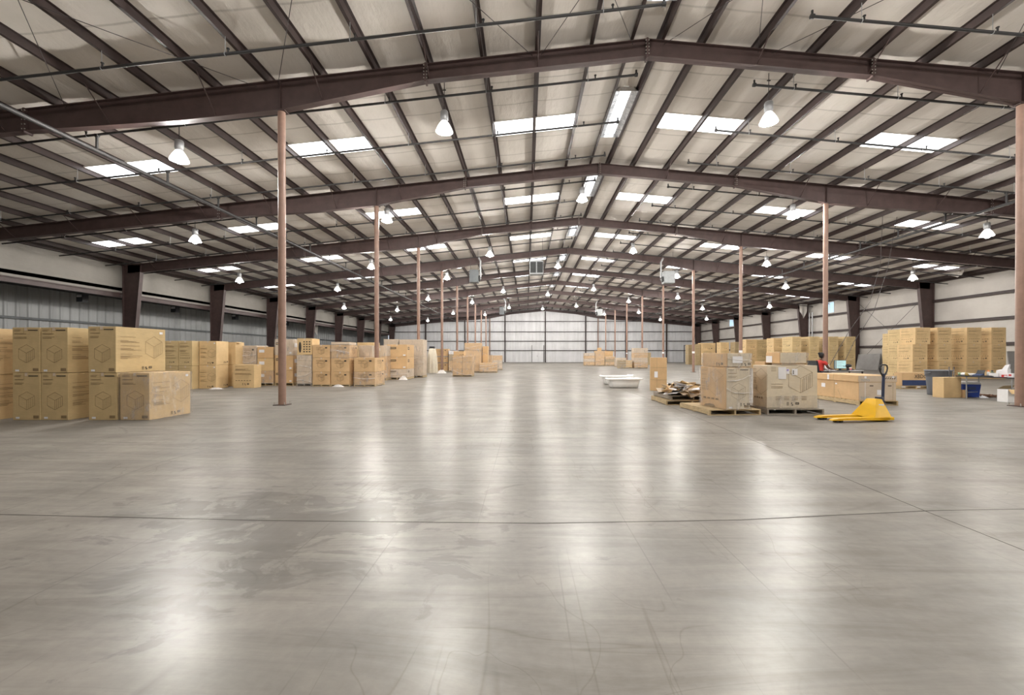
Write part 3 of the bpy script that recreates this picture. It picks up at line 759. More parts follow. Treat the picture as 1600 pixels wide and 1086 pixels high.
def decorate(mb, F, w_, h_, style, rn, ink='ink'):
    if style == 'print':
        dec_rect(mb, F, w_ * .58, w_ * .93, h_ * .925, h_ * .945, 'ink_black')
        dec_line(mb, F, (w_ * .42, h_ * .98), (w_ * .42, h_ * .86), .004, ink); dec_line(mb, F, (w_ * .42, h_ * .86), (w_ * .1, h_ * .86), .005, ink)
        for v in (.94, .915): dec_rect(mb, F, w_ * .08, w_ * (.25 + .1 * rn.random()), h_ * v, h_ * (v + .008), ink)
        for v in (.85, .78, .755): dec_rect(mb, F, w_ * .08, w_ * (.35 + .2 * rn.random()), h_ * v, h_ * (v + .008), ink)
        iso_box(mb, F, w_ * .52, h_ * .22, min(w_, h_) * .62, ink)
        dec_rect(mb, F, w_ * .12, w_ * .26, h_ * .03, h_ * .07, 'paper')
        dec_rect(mb, F, w_ * .75, w_ * .95, h_ * .04, h_ * .1, ink, .0015)
    elif style == 'side':
        for k, v in enumerate((.78, .7, .68, .66, .58, .53, .51, .49, .4, .36, .34, .32, .3)):
            dec_rect(mb, F, w_ * .08, w_ * (.2 + .3 * rn.random()), h_ * v, h_ * (v + .007), ink)
        iso_box(mb, F, w_ * .74, h_ * .3, min(w_, h_) * .5, ink)
        icons(mb, F, w_ * .5, h_ * .05, .07)
        dec_rect(mb, F, w_ * .86, w_ * .93, h_ * .88, h_ * .93, 'paper')
    elif style == 'rows':
        for v in (.9, .8, .77, .74, .62, .59, .56, .5, .42):
            dec_rect(mb, F, w_ * (.08 + .05 * rn.random()), w_ * (.5 + .4 * rn.random()), h_ * v, h_ * (v + .01), ink)
        for k in range(6): dec_rect(mb, F, w_ * (.12 + .13 * k), w_ * (.2 + .13 * k), h_ * .3, h_ * .33, ink)
        icons(mb, F, w_ * .45, h_ * .12, w_ * .09)
    elif style == 'sparse':
        for v in (.8, .72, .6): dec_rect(mb, F, w_ * .2, w_ * (.45 + .3 * rn.random()), h_ * v, h_ * (v + .02), ink)
        dec_rect(mb, F, w_ * .72, w_ * .84, h_ * .72, h_ * .82, 'ink_black'); iso_box(mb, F, w_ * .5, h_ * .25, min(w_, h_) * .55, ink, .008)
    elif style == 'bar':
        dec_rect(mb, F, w_ * .06, w_ * .46, h_ * .64, h_ * .8, 'ink_black')
        for k in range(7): dec_rect(mb, F, w_ * (.09 + .05 * k), w_ * (.125 + .05 * k), h_ * .69, h_ * .75, 'card_tan', .003)
        dec_rect(mb, F, w_ * .8, w_ * .92, h_ * .1, h_ * .2, 'paper')
    elif style == 'barside':
        dec_rect(mb, F, w_ * .1, w_ * .3, h_ * .58, h_ * .8, 'ink_black'); dec_rect(mb, F, w_ * .14, w_ * .26, h_ * .66, h_ * .74, 'card_tan', .003)
    elif style == 'label':
        dec_rect(mb, F, w_ * .12, w_ * .45, h_ * .5, h_ * .75, 'paper')
    elif style == 'icons':
        icons(mb, F, w_ * .6, h_ * .08, .07)
def icons(mb, F, u, v, s):
    for q in (0, .35): # arrows
        dec_line(mb, F, (u + q * s, v), (u + q * s, v + s), s * .14, 'ink_black'); mb.face([F(u + (q - .14) * s, v + s * .75, .002), F(u + (q + .14) * s, v + s * .75, .002), F(u + q * s, v + s * 1.15, .002)], 'ink_black')
    dec_rect(mb, F, u + 1.1 * s, u + 1.5 * s, v + .5 * s, v + .9 * s, 'ink_black'); dec_rect(mb, F, u + 1.3 * s, u + 1.75 * s, v, v + .4 * s, 'ink_black')
    dec_rect(mb, F, u + 2.4 * s, u + 3.5 * s, v + .3 * s, v + s, 'ink_black'); dec_rect(mb, F, u + 2.6 * s, u + 3.3 * s, v + .55 * s, v + .75 * s, 'card_dull', .003)
def frames(w_, d, h_):
    # the faces of a box standing on z=0 with its front left corner at the origin
    return {'front': (lambda u, v, o=0: (u, -o, v), w_, h_), 'right': (lambda u, v, o=0: (w_ + o, u, v), d, h_),
            'left': (lambda u, v, o=0: (-o, d - u, v), d, h_), 'top': (lambda u, v, o=0: (u, v, h_ + o), w_, d)}
BOXN = [0]
def box(x, y, z, w_, d, h_, label, group=None, rot=0, mat='card_tan', deco=None, tape=True, name='cardboard_box', cat='box', j=.004, facemat=None):
    """carton whose front left bottom corner stands at x, y, z"""
    BOXN[0] += 1; rn = random.Random(BOXN[0] * 13)
    mb = MB(); g = .003
    bm = bmesh.new(); bmesh.ops.create_cube(bm, size=1)
    for v in bm.verts:
        v.co = Vector((w_ / 2 + v.co.x * (w_ - 2 * g) + rn.uniform(-j, j), d / 2 + v.co.y * (d - 2 * g) + rn.uniform(-j, j), h_ / 2 + v.co.z * (h_ - g) + (rn.uniform(-j, 0) if v.co.z > 0 else 0)))
    bmesh.ops.bevel(bm, geom=bm.edges[:], offset=min(.008, h_ * .05), segments=2, affect='EDGES', profile=.6)
    bm.verts.index_update(); mb.mesh([v.co[:] for v in bm.verts], [tuple(v.index for v in f.verts) for f in bm.faces], mat); bm.free()
    FR = frames(w_, d, h_)
    if facemat:
        F, a, b = FR[facemat[0]]; dec_rect(mb, F, .012, a - .012, .012, b - .012, facemat[1], j - .0005)
    for side, st in (deco or {}).items():
        F, a, b = FR[side]; G = (lambda F: lambda u, v, o=0: F(u, v, o + j))(F)
        for one in (st if isinstance(st, (list, tuple)) else [st]):
            if callable(one): one(mb, G, a, b)
            else: decorate(mb, G, a, b, one, rn)
    o = mb.build(name, loc=(x, y, z), rotz=rot)
    tag(o, label, cat, group)
    if tape:
        mt = MB(); F, a, b = FR['top']
        if w_ >= d: dec_rect(mt, F, 0, a, b / 2 - .03, b / 2 + .03, 'card_pale', .003); dec_rect(mt, FR['right'][0], d / 2 - .03, d / 2 + .03, h_ - .07, h_, 'card_pale', .0055)
        else: dec_rect(mt, F, a / 2 - .03, a / 2 + .03, 0, b, 'card_pale', .003); dec_rect(mt, FR['front'][0], w_ / 2 - .03, w_ / 2 + .03, h_ - .07, h_, 'card_pale', .0055)
        mt.build('packing_tape', o)
    return o
def stack(x, y, zs, w_, d, where, group, names=None, **k):
    """cartons one on another; zs = heights of the joints"""
    n = len(zs) - 1
    W = {1: ['standing alone'], 2: ['bottom', 'top'], 3: ['bottom', 'middle', 'top'], 4: ['bottom', 'second from bottom', 'third from bottom', 'top']}[n]
    out = []
    for i in range(n):
        lab = '%s, %s' % (where, W[i] + (' one' if n > 1 else ''))
        out.append(box(x + random.uniform(-.008, .008), y + random.uniform(-.008, .008), zs[i] + .001, w_, d, zs[i + 1] - zs[i] - .002, lab, group, **k))
    return out
def pallet(x, y, w_, d, label, rot=0, mat='wood', h_=.13, group='wooden pallets', z=0):
    t = thing('wooden_pallet', label, 'pallet', (x, y, z), rot, group)
    mb = MB(); n = max(5, int(d / .16)); 
    for k in range(n):
        y0 = d * k / n; mb.box(0, w_, y0 + .012, y0 + d / n - .02, h_ - .018, h_, mat)
    mb.build('top_deck', t)
    mb = MB()
    for k in range(3):
        y0 = (d - .1) * k / 2; mb.box(0, w_, y0, y0 + .1, 0, .016, mat)
    mb.build('bottom_deck', t)
    for k in range(3):
        x0 = (w_ - .04) * k / 2; mb = MB(); mb.box(x0, x0 + .04, .005, d - .005, .016, h_ - .018, mat); mb.build('stringer', t)
    return t
def wrap(x, y, z, w_, d, h_, label, rot=0, folds=3, seed=1):
    """creased stretch film around a load"""
    rn = random.Random(seed); mb = MB(); n = 7; vs = []; m_ = 9
    per = []
    for a, b in (((0, 0), (w_, 0)), ((w_, 0), (w_, d)), ((w_, d), (0, d)), ((0, d), (0, 0))):
        for i in range(n): t = i / n; per.append((a[0] + (b[0] - a[0]) * t, a[1] + (b[1] - a[1]) * t))
    N = len(per); cx, cy = w_ / 2, d / 2
    for k in range(m_ + 1):
        zz = h_ * k / m_
        for px, py in per:
            g = .014 + rn.uniform(0, .014); dx = -1 if px < cx else 1; dy = -1 if py < cy else 1
            vs.append((px + dx * g, py + dy * g, zz + (rn.uniform(-.04, .02) if k in (0, m_) else 0)))
    fs = [(k * N + i, k * N + (i + 1) % N, (k + 1) * N + (i + 1) % N, (k + 1) * N + i) for k in range(m_) for i in range(N)]
    mb.mesh(vs, fs, 'film', True)
    t = mb.build('stretch_wrap', loc=(x, y, z), rotz=rot)
    tag(t, label, 'plastic wrap', 'plastic stretch wrap')
    for f in range(folds):
        q = MB(); z0 = h_ * rn.uniform(.1, .9); z1 = z0 + h_ * rn.uniform(-.25, .25); m2 = 8; sg = rn.uniform(-.06, .1)
        pts = [(w_ * i / m2, -.03, min(h_ - .01, max(.02, z0 + (z1 - z0) * i / m2 - sg * h_ * math.sin(math.pi * i / m2) + rn.uniform(-.012, .012)))) for i in range(m2 + 1)]
        q.tube(pts, [rn.uniform(.003, .012) for _ in pts], 'film_fold', 6); q.build('twisted_fold', t)
    return t
G1 = 'vanity cartons stacked on the left'
PS = {'front': 'print', 'right': 'side'}
# front left block, two high, about 1.0 m each
stack(-15.35, 8.9, [0, .98, 1.98], .62, 1.13, 'tan printed carton at the left picture edge, stack of two', G1, mat='card_tan', deco={'right': 'side'})
stack(-14.37, 9.05, [0, 1.02, 2.0], .61, 1.1, 'printed carton, leftmost stack whose front shows', G1, deco=PS, mat='card_olive')
stack(-13.75, 9.06, [0, 1.02, 2.0], .59, 1.1, 'printed carton, second stack from the left picture edge', G1, deco=PS, mat='card_olive')
stack(-12.73, 9.07, [0, 1.02, 2.02], .61, 1.27, 'printed carton of the third front stack, behind the lone low box', G1, deco=PS, mat='card_olive')
o = box(-12.05, 9.08, 0, .64, 1.13, 1.02, 'single film-wrapped printed carton in front of the left stacks', G1, deco=PS, mat='card_tan')
wrap(-12.05, 9.08, .01, .64, 1.13, 1.02, 'clear film around the single low carton at the front left', folds=0, seed=3)
# second block on the left
G2 = 'cartons in the middle left block'
P2 = {'front': ['side'], 'right': 'icons'}
stack(-18.14, 17.26, [0, .95, 1.98], .62, 1.1, 'tan carton in the block behind, leftmost stack showing', G2, deco={'front': 'rows'}, mat='card_olive')
stack(-17.5, 17.27, [0, .95, 1.98], .56, 1.1, 'tan carton in the block behind, second stack', G2, deco={'front': 'rows'}, mat='card_olive')
stack(-16.9, 17.6, [0, .98, 1.98], .72, .73, 'tan carton in the block behind, stack with white stickers on top', G2, deco=P2, mat='card_tan')
stack(-16.9, 18.86, [0, .97, 1.97], .66, .6, 'tan carton at the right rear of the block behind', G2, mat='card_tan')
box(-15.73, 17.96, 0, .9, .5, 1.0, 'single plain tan carton standing in front of the wrapped goods, left', G2, deco={'front': 'rows'}, mat='card_tan')
mb = MB(); mb.face([(-16.9, 18.86, 1.975), (-16.25, 18.86, 1.975), (-16.13, 19.0, 1.9), (-16.3, 19.4, 1.99)], 'card_tan')
tag(mb.build('cardboard_flap'), 'loose tan cardboard flap on top of the rear middle-left stack', 'cardboard flap')
# mixed wrapped goods, left of and behind the nearest left column
G3 = 'goods on pallets along the left side'
def load(px, py, w_, d, zs, where, mats=('card_brown',), deco=None, film=0, wood_='wood', cols=1, rot=0, gap=.006, ph=.13, full=True, seed=1, filmz=None):
    """a pallet, tiers of cartons on it, stretch wrap"""
    pallet(px, py, w_, d, 'wooden pallet under %s' % where, rot, wood_, ph)
    R_ = Matrix.Rotation(rot, 2); cw = w_ / cols; n = len(zs)
    T = {1: ['only tier'], 2: ['lower tier', 'upper tier'], 3: ['bottom tier', 'middle tier', 'top tier'], 4: ['bottom tier', 'second tier', 'third tier', 'top tier'], 5: ['bottom tier', 'second tier', 'third tier', 'fourth tier', 'top tier'],
         6: ['bottom tier', 'second tier', 'third tier', 'fourth tier', 'fifth tier', 'top tier']}[n - 1]
    C = {1: [''], 2: [', left', ', right'], 3: [', left', ', middle', ', right']}[cols]
    for i in range(n - 1):
        for c in range(cols):
            q = R_ @ Vector((c * cw + gap, gap))
            box(px + q.x, py + q.y, zs[i] + .001, cw - 2 * gap, d - 2 * gap, zs[i + 1] - zs[i] - .004, 'carton of %s, %s%s' % (where, T[i], C[c]), G3, rot=rot, mat=mats[(i * cols + c) % len(mats)], deco=deco)
    if film:
        q = R_ @ Vector((0, 0)); z0, z1 = filmz or (ph * .6, zs[-1])
        wrap(px, py, z0, w_, d, z1 - z0, 'film around %s' % where, rot, film - 1, seed)
load(-16.35, 19.35, .74, .9, [.13, 1.0, 1.83], 'the wrapped load just left of the nearest column', ('card_pale',), {'front': 'sparse'}, 3, seed=11)
load(-15.55, 19.3, .74, .9, [.13, .67, 1.25, 1.77], 'the load half hidden by the nearest left column', ('card_brown', 'card_tan'), {'front': 'label'}, 2, 'wood', seed=12, filmz=(.1, .7))
load(-14.72, 19.27, .84, .9, [.13, .7, 1.39, 2.12], 'the stack right of the nearest left column', ('card_brown', 'card_brown', 'card_pale'), {'front': 'bar', 'right': 'label'}, 1, seed=13, filmz=(1.4, 2.13))
load(-13.55, 18.95, .68, .9, [.13, .65, 1.15, 1.4], 'the wrapped stack under the box with the oval print', ('card_pale',), None, 4, 'wood_grey', seed=14)
def oval(mb, F, w_, h_):
    pts = [(w_ * (.2 + .09 * math.cos(a)), h_ * (.45 + .33 * math.sin(a))) for a in [k * math.pi / 10 for k in range(20)]]
    mb.face([F(u, v, .002) for u, v in pts], 'ink_black')
    for k in range(3):
        for q in range(5): dec_rect(mb, F, w_ * (.42 + .18 * k), w_ * (.52 + .18 * k), h_ * (.15 + .15 * q), h_ * (.22 + .15 * q), 'ink_black')
box(-13.5, 18.9, 1.41, .66, .8, .73, 'tan box with black oval print and symbols topping a wrapped stack', G3, deco={'front': oval}, mat='card_tan', rot=R(3))
SP = {'front': 'sparse', 'right': 'sparse'}
load(-12.82, 18.9, .8, .95, [.08, .65, 1.28, 1.85], 'the left column of three, big tan cartons', ('card_brown',), SP, 0, ph=.08)
load(-12.0, 18.91, .84, .95, [.08, .65, 1.28, 1.85], 'the right column of three, big tan cartons', ('card_brown',), SP, 3, ph=.08, seed=16, filmz=(1.25, 1.9))
box(-12.0, 18.95, 1.86, .82, .8, .12, 'thin film-covered tray on top of the big tan cartons', G3, mat='card_pale')
load(-11.15, 19.95, .62, .8, [.08, 1.3, 1.85], 'the set-back load behind the second left column', ('card_pale',), None, 3, ph=.08, seed=17)
load(-10.97, 18.92, .95, 1.3, [.08, .65, 1.28], 'the pair of cartons behind the foot of the second column', ('card_brown',), SP, 2, ph=.08, seed=18, filmz=(.05, .66))
box(-12.25, 22.5, .0, .9, .9, 2.06, 'tall tan carton behind the big tan cartons', G3, deco={'front': 'sparse'}, mat='card_tan')
load(-11.6, 23.4, .62, .9, [.13, 1.33, 1.92], 'the wrapped load with a big white label', ('card_brown', 'card_pale'), {'front': 'label'}, 2, seed=19)
load(-11.2, 24.1, 1.17, 1.5, [.13, .6, 1.28, 1.99], 'the load with black brand bars by the third left column', ('card_pale', 'card_brown', 'card_brown'), {'front': 'bar', 'right': 'barside'}, 2, seed=20, filmz=(.1, .6))
load(-12.1, 26.3, .9, 1.0, [.13, 1.4, 2.37], 'the tall wrapped load behind the brand-bar boxes, left', ('card_pale',), None, 3, seed=21)
load(-11.15, 26.3, 1.5, 1.0, [.13, 1.3, 2.35], 'the tall wrapped load behind the brand-bar boxes, right', ('card_pale',), None, 4, seed=22)
load(-11.35, 31.6, .5, .9, [.13, 1.0, 1.6], 'the narrow load left of the cream bundle', ('card_dull', 'card_pale'), None, 2, seed=23)
# cream wrapped bundle with a black cap
t = thing('wrapped_bundle', 'tall cream shrouded bundle with a black top between the third and fourth columns', 'bundle', (-10.55, 32.9, 0))
mb = MB(); n = 40; prof = [(0, .42), (.3, .4), (.9, .38), (1.4, .34), (1.75, .28), (1.9, .22)]; vs = []
for z, r in prof:
    for k in range(n):
        a = 2 * math.pi * k / n; q = r * (1 + .09 * math.sin(a * 9) * (1.1 - z / 2)); vs.append((q * math.cos(a), q * .8 * math.sin(a), z + .02 * math.sin(a * 5)))
mb.mesh(vs, [(i * n + k, i * n + (k + 1) % n, (i + 1) * n + (k + 1) % n, (i + 1) * n + k) for i in range(len(prof) - 1) for k in range(n)] + [tuple(range((len(prof) - 1) * n, len(prof) * n))], 'cream_cloth', True); mb.build('shroud', t)
mb = MB(); mb.box(-.2, .2, -.15, .15, 1.86, 2.05, 'black_plastic', .03); mb.build('cap', t)['label'] = 'black cap'
def heap(x, y, w_, d, h_, label, seed=1, mat='film_fold', name='crumpled_film', cat='plastic film'):
    rn = random.Random(seed); mb = MB(); n = 14; vs = []
    for i in range(n + 1):
        for j in range(n + 1):
            u, v = i / n * 2 - 1, j / n * 2 - 1; e = max(0, 1 - u * u) * max(0, 1 - v * v)
            vs.append((x + u * w_ / 2, y + v * d / 2, .004 + h_ * e * rn.uniform(.35, 1)))
    mb.mesh(vs, [(i * (n + 1) + j, (i + 1) * (n + 1) + j, (i + 1) * (n + 1) + j + 1, i * (n + 1) + j + 1) for i in range(n) for j in range(n)], mat)
    tag(mb.build(name), label, cat, 'crumpled film')
heap(-9.75, 32.6, .7, .5, .3, 'crumpled white film at the foot of the cream bundle', 2)
heap(-16.0, 17.35, .5, .25, .08, 'small white scrap of film in front of the tan carton block', 3)
heap(-11.55, 18.65, .5, .2, .12, 'white film hanging out at the foot of the big tan cartons', 4)
heap(-10.2, 23.9, .5, .3, .25, 'crumpled film at the foot of the brand-bar load', 5)
# further away on the left
t_w = 'wood_grey'
load(-10.75, 35.2, 1.0, 1.0, [.1, .7, .78, 1.22, 1.3, 1.9], 'the spaced-out stack behind the cream bundle', ('card_brown', 'wood_grey'), {'front': 'sparse'}, 0, ph=.1)
load(-9.65, 34.9, .72, 1.0, [.1, .9, 1.45, 1.75], 'the draped stack left of the fourth column', ('card_brown', 'card_dull', 'paper'), None, 2, seed=31)
mb = MB()
load(-8.05, 27.5, 1.25, 1.25, [.1, .5, .95, 1.34], 'the lone pallet load on the open floor, left', ('card_brown',), None, 3, cols=2, ph=.1, seed=32, filmz=(.1, 1.3))
box(-8.0, 27.55, 1.345, .68, 1.0, .3, 'flat carton topping the lone pallet load on the open floor', G3, mat='card_brown', deco={'front': 'icons'})
load(-8.2, 33.9, 1.3, 1.2, [.1, .65, 1.2, 1.75, 2.34], 'the tallest distant load behind the lone pallet', ('card_brown',), None, 3, cols=1, ph=.1, seed=33)
load(-6.85, 34.6, .45, .9, [.1, .8, 1.5, 2.1], 'the narrow distant stack right of the tallest load', ('card_brown',), None, 0, ph=.1)
load(-6.95, 33.3, 1.35, 1.1, [.1, .42, .77], 'the low wrapped distant load at the aisle', ('card_brown',), None, 4, cols=2, ph=.1, seed=34)
load(-7.1, 36.6, .85, 1.0, [.1, .7, 1.37], 'the distant load behind the low wrapped one', ('card_brown',), None, 1, ph=.1, seed=35)
load(-6.5, 39.5, .95, 1.0, [.1, .9, 1.35], 'the furthest load on the left aisle edge', ('card_pale', 'card_brown'), None, 2, ph=.1, seed=36)
# far right of the aisle
load(4.1, 54.7, 1.33, 1.1, [.1, .5, .9, 1.3, 1.62], 'the far slumped load beyond the bathtubs, left', ('card_brown', 'card_pale'), None, 4, ph=.1, seed=41)
load(5.48, 54.7, 1.2, 1.1, [.1, .5, .95, 1.4, 1.9], 'the far load beyond the bathtubs, middle', ('card_brown',), None, 2, ph=.1, seed=42)
load(6.72, 54.7, 1.3, 1.1, [.1, .5, .85, 1.18], 'the far load beyond the bathtubs, right', ('card_brown', 'card_dull'), None, 3, ph=.1, seed=43)
load(6.9, 57.5, 1.4, 1.2, [.1, .7, 1.3, 1.9], 'the far load peeping over the others', ('card_brown', 'card_tan'), None, 0, ph=.1)
box(6.1, 56.6, 0, .5, .5, 2.33, 'slim tall carton topping the far slumped loads', G3, mat='card_brown')
load(7.2, 50.2, 1.15, 1.1, [.1, .6, 1.05], 'the low draped load before the far loads', ('card_pale',), None, 3, ph=.1, seed=44)
load(6.3, 44.5, 1.35, 1.1, [.1, .83], 'the low load of dull cartons in front', ('card_dull', 'card_tan'), None, 3, cols=2, ph=.1, seed=45)
load(7.85, 44.5, 1.4, 1.2, [.1, .6, 1.1, 1.6, 2.1], 'the tall film-wrapped load left of the upright carton', ('card_brown', 'card_pale'), None, 6, ph=.1, seed=46)
box(12.9, 60, 0, 1.15, .8, 1.7, 'dull carton standing far off near the right end-wall corner', G3, mat='card_dull')
box(14.4, 60, 0, .95, .8, .95, 'low dull carton beside the far dull one', G3, mat='card_dull')

# upright carton
def m_deco(mb, F, w_, h_):
    dec_rect(mb, F, w_ * .25, w_ * .45, h_ * .4, h_ * .58, 'paper', .004)
    for v in (.33, .7): dec_line(mb, F, (0, h_ * v), (w_, h_ * v), .012, 'card_dull')
    dec_line(mb, F, (w_ * .4, h_), (w_ * .4, 0), .01, 'card_dull')
box(1.55, 16.9, 0, .62, .6, 1.3, 'tall upright tan carton with white label, near the scrap pallet', 'goods right of the aisle', rot=R(-14), mat='card_brown', deco={'front': m_deco})

# ------------------------------------------------------------------ bathtubs
def tub(x, y, rot, label, roll=False):
    t = thing('bathtub', label, 'bathtub', (x, y, 0), rot, 'white bathtubs')
    L_, W_ = 1.5, .76
    def ring(l, w_, z, r, cx=0):
        pts = []; n = 6
        for qx, qy, a0 in ((1, 1, 0), (-1, 1, 90), (-1, -1, 180), (1, -1, 270)):
            for k in range(n):
                a = R(a0 + 90 * k / (n - 1)); pts.append((cx + qx * (l / 2 - r) + r * math.cos(a), qy * (w_ / 2 - r) + r * math.sin(a), z))
        return pts
    def loft(mb, rings):
        vs = [p for g in rings for p in g]; n = len(rings[0])
        mb.mesh(vs, [(i * n + k, i * n + (k + 1) % n, (i + 1) * n + (k + 1) % n, (i + 1) * n + k) for i in range(len(rings) - 1) for k in range(n)], 'white_enamel', True)
        return rings
    mb = MB(); rr = loft(mb, [ring(1.12, .5, .02, .1), ring(1.16, .56, .04, .12), ring(1.24, .6, .2, .13), ring(1.3, .64, .35, .14)]); mb.face(list(reversed(rr[0])), 'white_enamel'); mb.build('body', t)
    mb = MB(); loft(mb, [ring(1.3, .64, .35, .14), ring(L_, W_, .35, .12), ring(L_ + .01, W_ + .01, .37, .12), ring(L_, W_, .4, .12), ring(L_ - .05, W_ - .05, .41, .12), ring(L_ - .2, W_ - .18, .4, .14), ring(1.2, .5, .3, .13), ring(1.0, .4, .08, .12)][:])
    q = ring(1.0, .4, .08, .12); mb.face(q, 'white_enamel'); mb.build('rim_and_basin', t)
    if roll:
        mb = MB(); mb.tube([(L_ / 2 - .04, -W_ / 2 + .03, .41), (L_ / 2 - .04, W_ / 2 - .03, .41)], .05, 'white_enamel', 14); mb.build('rolled_end', t)
    mb = MB(); mb.box(-.5, .5, -.22, .22, 0, .025, 'black_rubber'); mb.build('base_pad', t)
tub(.85, 18.45, R(2), 'white bathtub on the floor, the nearer one')
tub(1.0, 20.6, R(8), 'white bathtub with rolled end, the farther one', True)

# ------------------------------------------------------------------ pallet of scrap
pallet(.6, 12.05, 1.45, 1.45, 'yellowish pallet under the cardboard scrap heap, bottom one', R(0))
pallet(.75, 12.1, 1.3, 1.35, 'second pallet lying on the first, under the scrap heap', R(4), 'wood_grey', z=.135)
rn = random.Random(5)
mb = MB()
for k in range(90):
    cx, cy = rn.uniform(.75, 1.95), rn.uniform(12.15, 13.3); e = max(0, 1 - ((cx - 1.35) / .75) ** 2) * max(0, 1 - ((cy - 12.7) / .75) ** 2)
    z = .31 + .25 * e * rn.uniform(.1, 1); a, b = rn.uniform(.08, .3), rn.uniform(.06, .22)
    M = Matrix.Translation((cx, cy, z)) @ Matrix.Rotation(rn.uniform(0, 6.28), 4, 'Z') @ Matrix.Rotation(rn.uniform(-.7, .7), 4, 'X') @ Matrix.Rotation(rn.uniform(-.5, .5), 4, 'Y')
    c = .03 * rn.uniform(-1, 1); P = [M @ Vector(p) for p in ((-a, -b, c), (0, -b * 1.1, -c), (a, -b * .8, c), (a * .9, b, 0), (0, b, c * 2), (-a, b * .9, -c))]
    P2_ = [p + Vector((0, 0, .006)) for p in P]; mt = rn.choice(['card_pale', 'card_brown', 'card_dull', 'paper', 'card_tan', 'card_pale', 'black_plastic' if k % 4 == 0 else 'card_dull'])
    for q in (P, P2_): mb.face([q[0], q[1], q[4], q[5]], mt); mb.face([q[1], q[2], q[3], q[4]], mt)
    for i in range(6): mb.face([P[i], P[(i + 1) % 6], P2_[(i + 1) % 6], P2_[i]], mt)
tag(mb.build('scrap_heap'), 'heap of torn cardboard and packing scrap on the two pallets', 'scrap heap', None, 'stuff')
for k, (x, y, z, w_, d, a, b, mt, lab) in enumerate(((.95, 12.2, .5, .5, .35, 10, -6, 'paper', 'white foam sheet lying on top of the scrap heap, left'), (.8, 12.15, .4, .45, .3, -12, 8, 'card_pale', 'pale flattened carton sliding off the left of the scrap heap'),
                                       (1.35, 12.1, .34, .75, .45, 3, 3, 'card_brown', 'brown cardboard sheet sticking out at the right of the scrap heap'), (1.45, 12.5, .54, .35, .3, 35, 14, 'card_tan', 'folded tan cardboard piece crowning the scrap heap'))):
    mb = MB(); mb.box(-.02, w_, 0, d, 0, .015, mt); o = mb.build('cardboard_sheet', loc=(x, y, z)); o.rotation_euler = (R(b), R(b * .6), R(a)); tag(o, lab, 'sheet', 'loose sheets on the scrap heap')

# ------------------------------------------------------------------ pallet loads at the right front
GP = 'printed cartons at the right front'
def p_left(mb, F, w_, h_):
    rn = random.Random(4)
    for v in (.9, .8, .68, .62, .59, .56, .5, .45, .42): dec_rect(mb, F, w_ * .06, w_ * rn.uniform(.25, .36), h_ * v, h_ * (v + .008), 'ink')
    iso_box(mb, F, w_ * .62, h_ * .3, .62, 'ink', .005)
    for k in range(4): dec_rect(mb, F, w_ * (.14 + .16 * k), w_ * (.25 + .16 * k), h_ * .2, h_ * .24, 'ink')
def torn(mb, F, w_, h_):
    pts = [(.15, .02), (.22, .06), (.4, .09), (.55, .08), (.62, .03), (.5, .015), (.3, .02)]
    mb.face([F(w_ * u, h_ * v, .0025) for u, v in pts], 'ink')
def q_front(mb, F, w_, h_):
    iso_box(mb, F, w_ * .66, h_ * .36, .62, 'ink', .006); 
    for k in range(5):
        a = Vector((w_ * .66, h_ * .36)) + Vector((.45, .24)) * .62 * (.15 + .17 * k); dec_line(mb, F, a, a + Vector((0, .3)), .006, 'ink')
    for v in (.95, .91, .87, .56, .5, .47): dec_rect(mb, F, w_ * .08, w_ * (.18 if v > .8 else .3 + .1 * (v - .4)), h_ * v, h_ * (v + .008), 'ink')
    for k in range(4):
        for v in (.26, .22, .19): dec_rect(mb, F, w_ * (.17 + .17 * k), w_ * (.27 + .17 * k), h_ * v, h_ * (v + .01), 'ink')
    icons(mb, F, w_ * .4, h_ * .06, .08)
    dec_rect(mb, F, w_ * .22, w_ * .375, h_ * .68, h_ * .96, 'paper', .006); dec_rect(mb, F, w_ * .38, w_ * .44, h_ * .8, h_ * .92, 'paper', .004); dec_rect(mb, F, w_ * .385, w_ * .425, h_ * .87, h_ * .91, 'lilac', .005)
    dec_rect(mb, F, w_ * .49, w_ * .6, h_ * .77, h_ * .92, 'paper', .004)
    for v in (.8, .83, .86): dec_rect(mb, F, w_ * .505, w_ * .53, h_ * v, h_ * (v + .02), 'ink_black', .006)
pr = R(5)
pallet(.93, 10.0, 1.25, 1.55, 'pale wooden pallet jutting out under the first printed carton', pr)
box(1.3, 9.98, .135, .62, 1.0, .985, 'printed carton with torn lower corner on the jutting pallet', GP, rot=R(11), mat='card_brown', facemat=('front', 'card_grey'), deco={'left': [p_left, torn], 'front': ['print', 'icons']})
wrap(1.3, 9.98, .14, .62, 1.0, .97, 'grey film around the printed carton with the torn corner', R(11), 2, 51)
box(1.33, 10.0, 1.125, .62, .95, .33, 'shallow carton with taped paper lying on the torn printed carton', GP, rot=R(11), mat='card_brown', facemat=('front', 'card_grey'), deco={'left': 'icons', 'front': [lambda mb, F, w_, h_: dec_rect(mb, F, w_ * .2, w_ * .62, h_ * .28, h_ * .75, 'paper', .024), 'icons']})
wrap(1.33, 10.0, 1.13, .62, .95, .32, 'film around the shallow carton with the taped paper', R(11), 1, 52)
box(1.75, 11.05, .135, .62, .42, 1.02, 'brown carton standing right behind the torn printed one', GP, rot=R(6), mat='card_brown')
pallet(2.37, 10.2, 1.33, 1.35, 'greyish pallet under the wide printed carton', 0, 'wood_grey')
box(2.43, 10.33, .135, 1.2, .64, 1.02, 'wide carton printed with a cabinet drawing and taped papers', GP, mat='card_grey', deco={'left': p_left, 'front': q_front})
wrap(2.43, 10.33, .14, 1.2, .64, .3, 'film around the bottom of the wide printed carton', 0, 0, 53)
